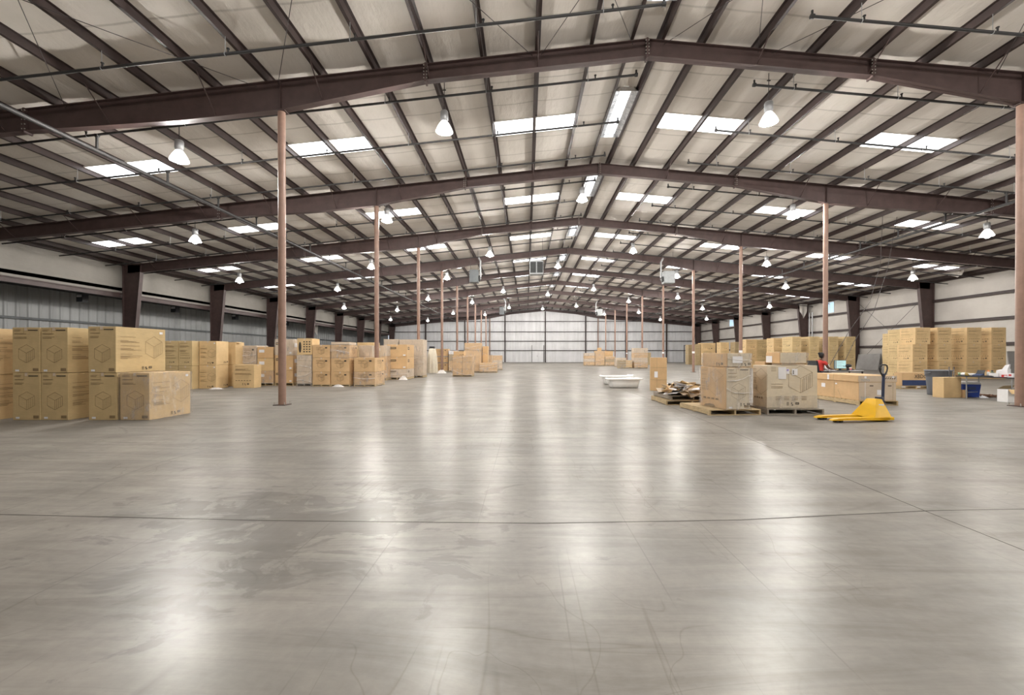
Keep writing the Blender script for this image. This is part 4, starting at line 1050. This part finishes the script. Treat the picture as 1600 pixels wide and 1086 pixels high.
box(2.75, 11.0, .135, .9, .5, 1.1, 'second printed carton directly behind the wide one', GP, mat='card_brown', deco={'left': 'rows'})
box(2.82, 10.42, 1.158, .56, .4, .04, 'thin white tray between the wide carton and the long flat one', GP, mat='card_pale', tape=False)
box(2.77, 10.4, 1.2, .64, .6, .27, 'long flat film-covered carton topping the wide printed carton', GP, mat='card_brown', facemat=('front', 'card_grey'), deco={'left': [lambda mb, F, w_, h_: dec_rect(mb, F, w_ * .05, w_ * .5, h_ * .06, h_ * .66, 'paper', .003)]})
wrap(2.85, 10.39, 1.2, .56, .6, .275, 'film around the long flat carton on top', 0, 0, 54)
# long crate-like carton with lid
t = thing('lidded_carton', 'long low carton with overhanging lid and faint blue lettering, behind the yellow truck', 'box', (5.95, 12.1, .13), 0, GP)
w_, d, h_ = 1.03, 1.75, .7
mb = MB(); mb.box(0, w_, 0, d, 0, h_ - .18, 'card_brown', .008); mb.box(.01, w_ - .01, -.003, 0, .01, h_ - .19, 'card_pale'); FR = frames(w_, d, h_ - .18)
F = lambda u, v, o=0: (u, -.003 - o, v)
dec_text(mb, F, 'TOTO', .05, .03, .24, .075, 'ink_blue')
dec_rect(mb, F, .3, .4, .4, .425, 'ink_black'); dec_rect(mb, F, .8, .9, .4, .425, 'ink_black')
dec_rect(mb, F, .5, .65, .16, .3, 'paper', .004)
for u in (.17, .93): dec_rect(mb, F, u, u + .012, 0, .52, 'card_dull' if u > .5 else 'paper', .003)
F = FR['left'][0]
dec_rect(mb, F, .25, .42, .28, .4, 'paper', .004); dec_rect(mb, F, .85, .92, .4, .44, 'paper', .004)
for a, b in (((.8, .5), (.8, .0)), ((.95, .25), (1.1, 0))): dec_line(mb, F, a, b, .014, 'card_dull')
mb.build('carton_base', t)
mb = MB(); mb.box(-.03, w_ + .015, -.015, d + .03, h_ - .185, h_, 'card_brown', .008); mb.box(-.02, w_ + .005, -.018, -.015, h_ - .175, h_ - .01, 'card_pale'); FR = frames(w_, d, h_); F = FR['front'][0]
G_ = lambda u, v, o=0: (u, -.018 - o, v)
dec_text(mb, G_, 'TOTO', .05, h_ - .16, .24, .06, 'ink_blue')
for k in range(5): dec_line(mb, G_, (.72 + .06 * k, h_ - .1), (.75 + .06 * k, h_ - .06), .02, 'ink_black')
dec_rect(mb, G_, .14, .2, h_ - .08, h_ - .02, 'paper', .004); dec_rect(mb, G_, .9, .96, h_ - .07, h_ - .02, 'paper', .004)
H_ = lambda u, v, o=0: (-.03 - o, d - u, v)
dec_rect(mb, H_, .55, .63, h_ - .17, h_ - .02, 'paper', .004); dec_line(mb, H_, (.82, h_), (.8, h_ - .18), .014, 'card_dull')
mb.build('carton_lid', t)
pallet(5.92, 12.05, 1.08, 1.85, 'dark-slotted pallet under the long lidded carton', 0, 'wood')
# carton with navy band
def navy(mb, F, w_, h_):
    dec_rect(mb, F, 0.01, w_ - .01, 0.01, h_ * .42, 'navy', .002); dec_text(mb, F, 'XBDO', w_ * .42, h_ * .56, w_ * .42, h_ * .3, 'ink_black')
load_p = pallet(12.05, 17.85, 1.3, .5, 'pale pallet under the carton with the navy band', 0, 'wood')
box(12.15, 17.9, .135, 1.2, .38, .54, 'long carton with navy band and black lettering behind the grey bin', 'goods right of the aisle', mat='card_brown', deco={'front': navy})

# ------------------------------------------------------------------ stacked cartons along the right wall
GV = 'three-high cartons near the right wall'
V = {'front': 'rows', 'left': 'rows'}
def three(x, y, w_, d, where, mat='card_olive', top=3.0, shift=0, deco=V, rot=0):
    zs = [0, 1.02, 2.02, top]; nm3 = ['bottom', 'middle', 'top']
    for i in range(3):
        dx = shift if i == 2 else 0
        box(x + dx + random.uniform(-.02, .02), y + random.uniform(-.02, .02), zs[i] + .001, w_, d, zs[i + 1] - zs[i] - .002, '%s carton of %s' % (nm3[i], where), GV, mat=mat, deco=deco, rot=rot)
three(23.88, 32.2, .56, 1.0, 'the stack at the left rear, seen beside the leaning board')
three(19.96, 27.0, .82, 1.0, 'the set-back stack left of the bright front row')
three(19.25, 25.4, .86, 1.05, 'the first bright front stack, whose top one is shifted', 'card_tan', shift=.13)
three(20.67, 25.4, .81, 1.05, 'the second front stack, above the grey bin', 'card_tan')
three(22.33, 25.4, .84, 1.05, 'the third front stack from the left', 'card_tan')
three(23.76, 25.4, .84, 1.05, 'the last front stack, at the right end of the row', 'card_tan')
GU = 'three-high cartons along the far right wall'
far = [(20.03, 38.0, .78, 'the fourth'), (21.53, 38.0, .83, 'the third'), (23.19, 38.0, .83, 'the second'), (24.69, 38.0, .83, 'the nearest')]
for x, y, w_, nme in far:
    three(x, y, w_, 1.5, nme + ' far stack from the right in the row behind the desk', 'card_olive')
for x, y, w_, d, nme, mt in ((20.3, 41.3, 1.3, 1.2, 'the stack just left of the row behind the desk', 'card_tan'), (20.64, 45.0, 1.45, 1.2, 'the broad stack set back left of the desk row', 'card_olive'), (19.46, 44.8, 1.12, 1.2, 'the stack right of the third right column', 'card_tan'),
                          (22.64, 53.8, 1.35, 1.2, 'the far stack seen right behind the third right column', 'card_dull'), (21.5, 55.2, 1.1, 1.1, 'the far bright stack left of the third right column', 'card_tan'),
                          (20.4, 58.4, 1.9, 1.2, 'the wide distant stack over the torn carton', 'card_tan')):
    three(x, y, w_, d, nme, mt)
for x, y, w_, nme in ((19.63, 58.6, .7, 'the furthest stack at the left end'), (20.0, 62.0, 1.2, 'the furthest stack, second'), (21.4, 62.3, 1.1, 'the furthest stack, third')):
    for i, (z0, z1) in enumerate(((0, 1.45), (1.46, 2.85))):
        box(x, y, z0, w_, 1.2, z1 - z0, '%s dull carton of %s near the end wall' % (('lower', 'upper')[i], nme), GU, mat='card_dull', deco={'front': 'rows'})

# ------------------------------------------------------------------ yellow pallet truck
t = thing('pallet_truck', 'yellow hand pallet truck with black loop handle on the open floor', 'pallet truck', (4.02, 9.35, 0), R(8))
def fork(y0, name='fork'):
    mb = MB(); z0, z1 = .035, .095; a, b = y0 - .08, y0 + .08
    pts = [(-1.05, .045), (-1.02, .07), (-.9, .088), (.25, .1), (.25, .035), (-.8, .05)]
    n = len(pts)
    mb.mesh([(x, a + (.03 if x < -1 else 0), z) for x, z in pts] + [(x, b - (.03 if x < -1 else 0), z) for x, z in pts], [tuple(range(n)), tuple(range(2 * n - 1, n - 1, -1))] + [(i, (i + 1) % n, n + (i + 1) % n, n + i) for i in range(n)], 'yellow_paint')
    f = mb.build(name, t)
    mb = MB()
    for x in (-.93, -.84): mb.tube([(x, a + .03, .036), (x, b - .03, .036)], .034, 'black_rubber', 12)
    mb.build('fork_roller', f)
    return f
fork(-.2); fork(.2)
mb = MB()   # sloping wedge between the heels
W0, W1 = -.28, .28
mb.hexa([(-.1, W0, .09), (.33, W0, .04), (.33, W1, .04), (-.1, W1, .09), (.12, -.1, .46), (.25, -.1, .46), (.25, .12, .46), (.12, .12, .46)], 'yellow_paint')
mb.box(.0, .36, W0, W1, .035, .1, 'yellow_paint', .01)
mb.build('battery_wedge', t).name = 'lifting_frame'
mb = MB(); mb.box(.25, .33, -.06, .06, .05, .5, 'handle_blue', .01); mb.tube([(.36, 0, .12), (.36, 0, .42)], .055, 'handle_blue', 14); mb.tube([(.36, 0, .42), (.36, 0, .5)], .03, 'chrome', 12); mb.build('pump', t)
for s in (-.07, .07):
    mb = MB(); mb.tube([(.36, s - .03, .09), (.36, s + .03, .09)], .09, 'black_rubber', 16); mb.tube([(.36, s - .032, .09), (.36, s + .032, .09)], .04, 'chrome', 10); mb.build('steering_wheel', t)
mb = MB(); mb.tube([(.38, 0, .3), (.4, 0, .9), (.4, 0, 1.0)], .028, 'handle_blue', 12); mb.tube([(.4, .035, .5), (.41, .035, 1.15)], .012, 'chrome', 6); h = mb.build('tiller', t)
mb = MB(); pts = [(.4, 0, .92)]
for u, v in ((.06, .98), (.12, 1.05), (.145, 1.12), (.125, 1.17), (.07, 1.19), (0, 1.195), (-.07, 1.19), (-.125, 1.17), (-.145, 1.12), (-.12, 1.05), (-.06, .98)): pts.append((.4 + u, u * .3, v))
pts.append((.4, 0, .92)); mb.tube(pts, .016, 'black_rubber', 8); mb.tube([(.4, 0, .95), (.4, 0, 1.19)], .012, 'chrome', 6); mb.build('loop_grip', h)
mb = MB(); mb.box(.12, .24, -.16, -.155, .3, .36, 'paper'); q = mb.build('maker_plate', t); q['label'] = 'pale maker plate'; q.rotation_euler = (0, 0, 0); 

# ------------------------------------------------------------------ bin, cooler, carton and table at the right
t = thing('waste_bin', 'large round grey plastic waste bin beside a tan carton', 'bin', (11.16, 15.3, 0))
mb = MB(); mb.lathe([(0, .0), (.27, .0), (.285, .02), (.33, .72), (.33, .8), (.315, .8), (.31, .7), (.27, .03), (0, .03)], 'bin_grey', 36); mb.build('body', t)
mb = MB(); mb.lathe([(.33, .64), (.35, .66), (.355, .83), (.375, .84), (.375, .87), (.34, .88), (.325, .84), (.325, .7)], 'bin_grey', 36); mb.build('rim', t)
for a in (0, math.pi):
    mb = MB(); c, s_ = math.cos(a), math.sin(a); mb.tube([(c * .35, -.08, .78), (c * .42, -.06, .76), (c * .42, .06, .76), (c * .35, .08, .78)], .018, 'bin_grey', 8); mb.build('handle', t)
GT = 'things around the folding table'
box(10.3, 14.2, 0, .63, .36, .67, 'plain tan carton leaning by the grey bin, in front of it', GT, rot=R(6), mat='card_tan', tape=True)
box(10.98, 14.22, 0, .11, .2, .26, 'small tan carton on the floor between big carton and cooler', GT, mat='card_brown')
t = thing('hand_cart', 'black hand cart handle standing behind the plain tan carton', 'cart', (11.08, 14.75, 0))
mb = MB(); mb.tube([(-.08, 0, .1), (-.08, 0, 1.0), (.08, 0, 1.0), (.08, 0, .1)], .012, 'black_plastic', 8); mb.build('handle_bar', t)
mb = MB(); mb.box(-.15, .15, -.12, .02, 0.01, .04, 'black_plastic'); mb.build('base_plate', t)
for s in (-1, 1): mb = MB(); mb.tube([(s * .11, .05, .07), (s * .15, .05, .07)], .07, 'black_rubber', 14); mb.build('wheel', t)
t = thing('cooler', 'blue wheeled cool box with white lid, left under the table', 'cool box', (11.3, 14.42, 0), R(-20), GT)
mb = MB(); mb.hexa([(-.19, -.17, .02), (.19, -.17, .02), (.19, .17, .02), (-.19, .17, .02), (-.23, -.2, .44), (.23, -.2, .44), (.23, .2, .44), (-.23, .2, .44)], 'cooler_blue')
mb.box(-.1, .1, -.2, -.175, .26, .36, 'navy'); mb.build('body', t)
mb = MB(); mb.box(-.235, .235, -.21, .21, .44, .52, 'white_plastic', .02); mb.build('lid', t)['label'] = 'white lid'
for s in (-1, 1): mb = MB(); mb.tube([(-.17 - .01, s * .12 - .02, .05), (-.17 - .01, s * .12 + .02, .05)], .05, 'black_rubber', 12); mb.build('wheel', t)
# folding table
ang = R(-72); tx, ty = 10.72, 14.25; TZ = .73
t = thing('folding_table', 'long folding table with grey legs beside the nearest right column', 'table', (tx, ty, 0), ang)
TL, TW = 1.6, .74
mb = MB(); mb.box(0, TL, 0, TW, TZ - .035, TZ, 'black_plastic', .01); mb.build('tabletop', t)
for a in (.25, TL - .3):
    for b in (.06, TW - .06): mb = MB(); mb.tube([(a, b, 0), (a, b, TZ - .035)], .017, 'galvanised', 10); mb.build('leg', t)
    mb = MB(); mb.tube([(a, .06, .2), (a, TW - .06, .2)], .012, 'galvanised', 8); mb.build('crossbar', t)
def on_table(u, v): c, s_ = math.cos(ang), math.sin(ang); return (tx + u * c - v * s_, ty + u * s_ + v * c, TZ + .001)
def item(name, label, cat, u, v, fn, rot=None):
    mb = MB(); fn(mb); o = mb.build(name, loc=on_table(u, v), rotz=ang if rot is None else rot); return tag(o, label, cat, 'clutter on the folding table')
item('mug', 'pale green mug at the left end of the folding table', 'mug', 0.06, 0.1, lambda m: (m.lathe([(0, 0), (.04, 0), (.045, .1), (.04, .1), (.036, .01), (0, .01)], 'green_plastic', 16), m.tube([(.045, 0, .08), (.07, 0, .07), (.07, 0, .03), (.045, 0, .02)], .006, 'green_plastic', 6)))
item('tissue_roll', 'white paper roll beside the green mug', 'roll', 0.16, 0.12, lambda m: m.tube([(-.08, 0, .05), (.08, 0, .05)], .05, 'paper', 18))
item('olive_tin', 'low olive tin next to the white roll', 'tin', 0.25, 0.12, lambda m: m.lathe([(0, 0), (.07, 0), (.07, .09), (.06, .1), (0, .1)], 'olive', 18))
item('bowl', 'small white bowl on the folding table', 'bowl', 0.35, 0.12, lambda m: m.lathe([(0, 0), (.04, 0), (.09, .08), (.085, .08), (.04, .01), (0, .01)], 'white_plastic', 18))
item('desk_phone', 'dark blue desk telephone with raised screen', 'telephone', 0.5, 0.14, lambda m: (m.hexa([(-.1, -.1, 0), (.1, -.1, 0), (.1, .1, 0), (-.1, .1, 0), (-.1, -.1, .03), (.1, -.1, .03), (.1, .1, .09), (-.1, .1, .09)], 'navy'), m.hexa([(-.08, .04, .07), (.1, .04, .07), (.1, .08, .07), (-.08, .08, .07), (-.06, .09, .19), (.12, .09, .19), (.12, .11, .19), (-.06, .11, .19)], 'black_plastic')))
item('keyboard', 'black keyboard lying before the telephone', 'keyboard', 0.68, 0.1, lambda m: (m.box(-.18, .2, -.07, .07, 0, .02, 'black_plastic'), [m.box(-.18 + .036 * k, -.153 + .036 * k, -.05 + .035 * r_, -.025 + .035 * r_, .02, .028, 'dark_steel') for k in range(10) for r_ in range(3)]))
def bottle(m, cap, body='white_plastic'): m.lathe([(0, 0), (.035, 0), (.035, .12), (.02, .15), (.02, .16)], body, 14); m.lathe([(.024, .15), (.024, .19), (0, .19)], cap, 14)
item('bottle', 'pale bottle with orange cap on the folding table', 'bottle', 0.66, 0.3, lambda m: bottle(m, 'orange'))
item('spray_bottle', 'green bottle right of the orange-capped one', 'bottle', 0.72, 0.36, lambda m: bottle(m, 'black_plastic', 'green_plastic'))
item('cup', 'dark cup beside the small white box', 'cup', 0.78, 0.26, lambda m: m.lathe([(0, 0), (.035, 0), (.045, .13), (.04, .13), (.03, .01)], 'heater_dark', 14))
item('small_box', 'small open white box on the folding table', 'box', 0.88, 0.18, lambda m: (m.box(-.11, .11, -.08, .08, 0, .008, 'white_plastic'), m.box(-.11, .11, -.08, -.075, 0, .11, 'white_plastic'), m.box(-.11, .11, .075, .08, 0, .11, 'white_plastic'), m.box(-.11, -.105, -.08, .08, 0, .11, 'white_plastic'), m.box(.105, .11, -.08, .08, 0, .11, 'white_plastic')))
item('cardboard_tray', 'flat tan cardboard piece lying at the back of the table', 'tray', 0.7, 0.58, lambda m: m.box(-.3, .3, -.06, .06, 0, .13, 'card_tan'))
item('paper_bag', 'white paper bag with torn upright top at the right of the table', 'bag', 1.04, 0.22, lambda m: (m.hexa([(-.13, -.09, 0), (.13, -.09, 0), (.13, .09, 0), (-.13, .09, 0), (-.12, -.08, .2), (.13, -.09, .22), (.13, .08, .25), (-.11, .07, .22)], 'paper'), m.hexa([(-.02, -.07, .2), (.12, -.08, .2), (.12, .06, .24), (-.02, .05, .22), (.06, -.05, .36), (.16, -.05, .39), (.16, .0, .39), (.06, .0, .36)], 'paper')))
item('red_packet', 'small red and white packet before the paper bag', 'packet', 1.13, 0.1, lambda m: (m.box(-.06, .06, -.04, .04, 0, .07, 'red'), m.box(.0, .065, -.042, .042, .01, .05, 'paper')))
item('red_white_carton', 'white carton with red print at the right end of the table', 'box', 1.22, 0.14, lambda m: (m.box(-.1, .1, -.06, .06, 0, .12, 'paper'), m.box(.0, .06, -.063, -.06, .04, .09, 'red')))
# open white carton under the table
def open_carton(x, y, rot, label, w_=.42, d=.32, h_=.38):
    t = thing('open_carton', label, 'box', (x, y, 0), rot, GT)
    mb = MB()
    for a in ((0, w_, 0, .006), (0, w_, d - .006, d), (0, .006, 0, d), (w_ - .006, w_, 0, d)): mb.box(*a, 0, h_, 'white_plastic')
    mb.box(0, w_, 0, d, 0, .006, 'white_plastic'); mb.box(.2, .24, -.003, 0, .1, .16, 'ink_black')
    mb.build('body', t)
    mb = MB(); mb.face([(0, 0, h_), (w_, 0, h_), (w_ - .05, -.1, h_ - .1), (0, -.1, h_ - .12)], 'card_tan'); mb.face([(0, 0, h_ + .004), (w_, 0, h_ + .004), (w_ - .05, -.104, h_ - .098), (0, -.104, h_ - .118)], 'card_tan'); mb.build('flap', t)['label'] = 'tan flap folded down'
    mb = MB(); mb.face([(0, d, h_), (w_, d, h_), (w_ - .02, d - .1, h_ + .12), (.1, d - .08, h_ + .1)], 'card_dull'); mb.build('flap', t)
open_carton(10.87, 12.85, R(-4), 'white carton with tan flap hanging open, under the table')
open_carton(11.45, 12.95, R(-4), 'second white carton behind the table leg, partly hidden by the column')
rn = random.Random(9); mb = MB()
for k in range(26):
    a0 = rn.uniform(0, 6.28); r0 = rn.uniform(.06, .24); c = (rn.uniform(-.08, .08), rn.uniform(-.08, .08)); pts = []
    for q in range(14): a = a0 + q * .42; pts.append((c[0] + r0 * math.cos(a) * 1.2, c[1] + r0 * math.sin(a), .012 + .09 * abs(math.sin(a * 1.3 + k)) * rn.uniform(.4, 1)))
    mb.tube(pts, .007, 'cord_brown', 5)
tag(mb.build('cord_tangle', loc=(11.95, 14.45, 0)), 'tangle of brown cord on the floor under the table', 'cord tangle', None, 'stuff')
heap(11.6, 14.25, .25, .2, .08, 'small blue and white plastic scrap by the table leg', 8, 'paper')

# ------------------------------------------------------------------ desk, chair and person
DX, DY = 10.2, 18.75
t = thing('office_desk', 'desk behind the long lidded carton with monitor and papers', 'desk', (DX, DY, 0))
mb = MB(); mb.box(-.85, .8, -.4, .45, .7, .73, 'desk_top', .006); mb.build('desktop', t)
for a in (-.8, .72):
    for b in (-.35, .38): mb = MB(); mb.box(a, a + .04, b, b + .04, 0, .7, 'dark_steel'); mb.build('leg', t)
t = thing('monitor', 'flat computer monitor with pale green-grey screen on the desk', 'monitor', (DX + .12, DY + .1, .731), R(8))
mb = MB(); mb.lathe([(0, 0), (.11, 0), (.11, .015), (0, .015)], 'black_plastic', 18); mb.box(-.03, .03, .0, .03, .01, .16, 'black_plastic'); mb.build('stand', t)
mb = MB(); mb.box(-.28, .28, -.01, .03, .07, .44, 'black_plastic', .008); mb.build('bezel', t)
mb = MB(); mb.box(-.265, .265, -.016, -.01, .09, .425, 'screen')
for v, a, b in ((.38, -.15, .18), (.34, -.15, .12), (.3, -.15, .16), (.24, -.15, .05), (.2, -.15, .15), (.16, -.15, .1)): mb.box(a, b, -.018, -.016, v, v + .008, 'heater_grey')
mb.box(-.25, -.19, -.018, -.016, .1, .42, 'heater_grey'); mb.build('screen', t)['label'] = 'lit pale screen with lines of text'
def desk_item(name, label, cat, x, y, fn, rot=0): mb = MB(); fn(mb); return tag(mb.build(name, loc=(DX + x, DY + y, .731), rotz=rot), label, cat, 'clutter on the desk')
desk_item('paper_sheet', 'white papers stacked at the person\'s elbow', 'papers', -.5, -.28, lambda m: m.box(-.15, .15, -.1, .1, 0, .02, 'paper'), .3)
desk_item('paper_sheet', 'upright white sheet leaning left of the monitor', 'papers', -.42, .1, lambda m: m.hexa([(-.1, -.02, 0), (.1, -.02, 0), (.1, .0, 0), (-.1, .0, 0), (-.1, .04, .25), (.1, .04, .25), (.1, .045, .25), (-.1, .045, .25)], 'paper'))
desk_item('paper_sheet', 'white sheet at the right end of the desk', 'papers', .6, -.25, lambda m: m.box(-.18, .18, -.1, .1, 0, .012, 'paper'), -.2)
desk_item('keyboard', 'dark keyboard before the monitor', 'keyboard', -.05, -.22, lambda m: m.box(-.22, .22, -.07, .07, 0, .025, 'black_plastic'))
desk_item('cup', 'red and white cup on the desk right of the monitor', 'cup', .42, -.1, lambda m: (m.lathe([(0, 0), (.035, 0), (.04, .04)], 'paper', 14), m.lathe([(.041, .04), (.043, .09)], 'red', 14), m.lathe([(.043, .09), (.046, .13), (.04, .13)], 'paper', 14)))
desk_item('cap', 'dark flat cap lying on a stand behind the cup', 'cap', .5, .18, lambda m: (m.blob((0, 0, .2), (.17, .12, .07), 'black_plastic', 14, 8), m.box(-.26, -.05, -.1, .05, .17, .19, 'black_plastic'), m.box(-.03, .03, -.03, .03, 0, .17, 'black_plastic')))
desk_item('telephone', 'low dark telephone at the right end of the desk', 'telephone', .68, .25, lambda m: m.hexa([(-.1, -.1, 0), (.1, -.1, 0), (.1, .1, 0), (-.1, .1, 0), (-.1, -.1, .03), (.1, -.1, .03), (.1, .1, .08), (-.1, .1, .08)], 'black_plastic'))
# the office chair faces +x
CX_, CY_ = 9.08, 18.3
t = thing('office_chair', 'black high-backed office chair with a person in it', 'chair', (CX_, CY_, 0))
mb = MB(); mb.box(-.25, .27, -.26, .26, .44, .54, 'black_plastic', .04); mb.build('seat', t)
mb = MB(); mb.hexa([(-.24, -.26, .56), (-.16, -.26, .56), (-.16, .26, .56), (-.24, .26, .56), (-.36, -.3, 1.16), (-.28, -.3, 1.16), (-.28, .3, 1.16), (-.36, .3, 1.16)], 'black_plastic'); mb.box(-.24, -.18, -.05, .05, .46, .6, 'dark_steel'); mb.build('backrest', t)
mb = MB(); mb.tube([(0, 0, .12), (0, 0, .44)], .03, 'chrome', 10); mb.build('gas_column', t)
for k in range(5):
    a = k * 2 * math.pi / 5; c, s_ = math.cos(a), math.sin(a); mb = MB(); mb.tube([(0, 0, .12), (c * .3, s_ * .3, .08)], [.03, .018], 'black_plastic', 8); b_ = mb.build('leg', t)
    mb = MB(); mb.tube([(c * .3 - s_ * .02, s_ * .3 + c * .02, .03), (c * .3 + s_ * .02, s_ * .3 - c * .02, .03)], .03, 'black_rubber', 10); mb.build('caster', b_)
for s in (-1, 1): mb = MB(); mb.tube([(-.1, s * .27, .5), (-.05, s * .31, .68), (.14, s * .31, .7)], .02, 'black_plastic', 8); mb.build('armrest', t)

def skin_mesh(name, pts, edges, radii, mat, parent, root=0, sub=2):
    me = bpy.data.meshes.new(name); me.from_pydata(pts, edges, []); o = bpy.data.objects.new(name, me); COL.objects.link(o)
    md = o.modifiers.new('skin', 'SKIN'); md.use_smooth_shade = True
    if not me.skin_vertices:
        bm = bmesh.new(); bm.from_mesh(me); bm.verts.layers.skin.verify(); bm.to_mesh(me); bm.free()
    sv = me.skin_vertices[0].data
    for i, r in enumerate(radii): sv[i].radius = (r, r) if not isinstance(r, tuple) else r; sv[i].use_root = (i == root)
    s2 = o.modifiers.new('sub', 'SUBSURF'); s2.levels = sub; s2.render_levels = sub
    bpy.context.view_layer.update(); dg = bpy.context.evaluated_depsgraph_get()
    m2 = bpy.data.meshes.new_from_object(o.evaluated_get(dg)); bpy.data.objects.remove(o)
    m2.name = name; m2.materials.clear(); m2.materials.append(MATS[mat])
    for p in m2.polygons: p.use_smooth = True
    o2 = bpy.data.objects.new(name, m2); COL.objects.link(o2); o2.parent = parent
    return o2
PT = thing('person', 'person in a red shirt sitting at the desk, dark hair tied in a bun', 'person', (CX_, CY_, 0))
# body facing +x; z up; seat top .54
P = [(0, 0, .63), (.0, 0, .78), (.02, 0, .95), (.05, 0, 1.1), (.06, 0, 1.18), (.09, 0, 1.25),            # 0-5 pelvis..neck
     (.07, -.1, 1.1), (.08, -.19, 1.07), (.17, -.23, .86), (.38, -.2, .8), (.45, -.19, .79),              # 6-10 right arm .. wrist
     (.07, .1, 1.1), (.08, .19, 1.07), (.17, .23, .86), (.38, .17, .8), (.45, .16, .79),                  # 11-15 left arm
     (.05, -.1, .62), (.45, -.12, .6), (.47, -.12, .33), (.46, -.12, .09), (.56, -.12, .05), (.62, -.12, .045),   # 16-21 right leg
     (.05, .1, .62), (.45, .12, .6), (.47, .12, .33), (.46, .12, .09), (.56, .12, .05), (.62, .12, .045)]
RD = [(.14, .12), (.125, .105), (.14, .11), (.14, .1), .06, .05, .085, .062, .05, .036, .026, .085, .062, .05, .036, .026, .1, .075, .058, .04, .045, .035, .1, .075, .058, .04, .045, .035]
ED = [(0, 1), (1, 2), (2, 3), (3, 4), (4, 5), (3, 6), (6, 7), (7, 8), (8, 9), (9, 10), (3, 11), (11, 12), (12, 13), (13, 14), (14, 15), (0, 16), (16, 17), (17, 18), (18, 19), (19, 20), (20, 21), (0, 22), (22, 23), (23, 24), (24, 25), (25, 26), (26, 27)]
for sgn, wr in ((-1, 10), (1, 15)):     # palms and five fingers each
    w0 = Vector(P[wr]); b0 = len(P); P.append(tuple(w0 + Vector((.045, 0, -.008)))); RD.append((.026, .014)); ED.append((wr, b0))
    P.append(tuple(w0 + Vector((.085, 0, -.012)))); RD.append((.03, .012)); ED.append((b0, b0 + 1))
    for k, ln in enumerate((.05, .062, .066, .058)):
        yy = (-.027 + .018 * k); i0 = len(P)
        P.append(tuple(w0 + Vector((.105, yy, -.012)))); RD.append(.0085); ED.append((b0 + 1, i0))
        P.append(tuple(w0 + Vector((.105 + ln * .55, yy * 1.15, -.016)))); RD.append(.008); ED.append((i0, i0 + 1))
        P.append(tuple(w0 + Vector((.105 + ln, yy * 1.2, -.032)))); RD.append(.007); ED.append((i0 + 1, i0 + 2))
    i0 = len(P); s2 = -sgn
    P.append(tuple(w0 + Vector((.05, s2 * .032, -.01)))); RD.append(.011); ED.append((b0, i0))
    P.append(tuple(w0 + Vector((.085, s2 * .05, -.016)))); RD.append(.009); ED.append((i0, i0 + 1))
body = skin_mesh('body', P, ED, RD, 'skin', PT)
mb = MB()
def headfn(q, d):
    if d.x > .6: q = q + Vector((.0, 0, 0))
    if d.z < -.3 and d.x > 0: q = Vector((q.x * .95, q.y * .78, q.z))
    if d.z < -.2 and d.x < 0: q = Vector((q.x * .75, q.y * .85, q.z))
    return q
HZ = 1.36
mb.blob((.1, 0, HZ), (.1, .078, .12), 'skin', 20, 14, headfn)
mb.blob((.2, 0, HZ - .015), (.022, .016, .026), 'skin', 8, 6); mb.blob((.182, 0, HZ - .055), (.02, .026, .008), 'lip', 10, 6); mb.blob((.187, 0, HZ - .068), (.016, .022, .007), 'lip', 10, 6)
for s in (-1, 1):
    mb.blob((.178, s * .031, HZ + .008), (.014, .015, .01), 'eye_white', 8, 6); mb.blob((.189, s * .031, HZ + .008), (.005, .006, .006), 'hair', 6, 5)
    mb.blob((.09, s * .079, HZ - .01), (.02, .01, .03), 'skin', 8, 6); mb.box(.172, .188, s * .031 - .02, s * .031 + .02, HZ + .026, HZ + .032, 'hair')
mb.build('head', PT)
mb = MB(); mb.blob((.075, 0, HZ + .035), (.112, .092, .115), 'hair', 18, 12, lambda q, d: Vector((q.x * (.62 if d.x > .2 and d.z < .3 else 1), q.y, q.z * (1 if d.z > 0 else 1.15)))); mb.blob((-.03, 0, HZ + .1), (.055, .055, .05), 'hair', 12, 8); mb.build('hair', PT)
sh = skin_mesh('shirt', [(0, 0, .66), (0, 0, .78), (.02, 0, .95), (.05, 0, 1.1), (.06, 0, 1.165), (.07, -.1, 1.1), (.08, -.19, 1.07), (.135, -.212, .95), (.07, .1, 1.1), (.08, .19, 1.07), (.135, .212, .95)],
               [(0, 1), (1, 2), (2, 3), (3, 4), (3, 5), (5, 6), (6, 7), (3, 8), (8, 9), (9, 10)], [(.15, .13), (.14, .12), (.155, .125), (.155, .115), .068, .098, .078, .07, .098, .078, .07], 'shirt_red', PT)
skin_mesh('trousers', [(0, 0, .63), (.05, -.1, .62), (.45, -.12, .6), (.47, -.12, .33), (.46, -.12, .13), (.05, .1, .62), (.45, .12, .6), (.47, .12, .33), (.46, .12, .13), (0, 0, .72)],
          [(0, 1), (1, 2), (2, 3), (3, 4), (0, 5), (5, 6), (6, 7), (7, 8), (0, 9)], [(.155, .13), .112, .088, .07, .055, .112, .088, .07, .055, .14], 'trousers', PT)
for s in (-1, 1):
    mb = MB(); mb.blob((.53, s * .12, .05), (.13, .05, .05), 'black_rubber', 12, 8, lambda q, d: Vector((q.x, q.y, max(q.z, -.045)))); mb.build('shoe', PT)
PT.rotation_euler = (0, 0, R(12))
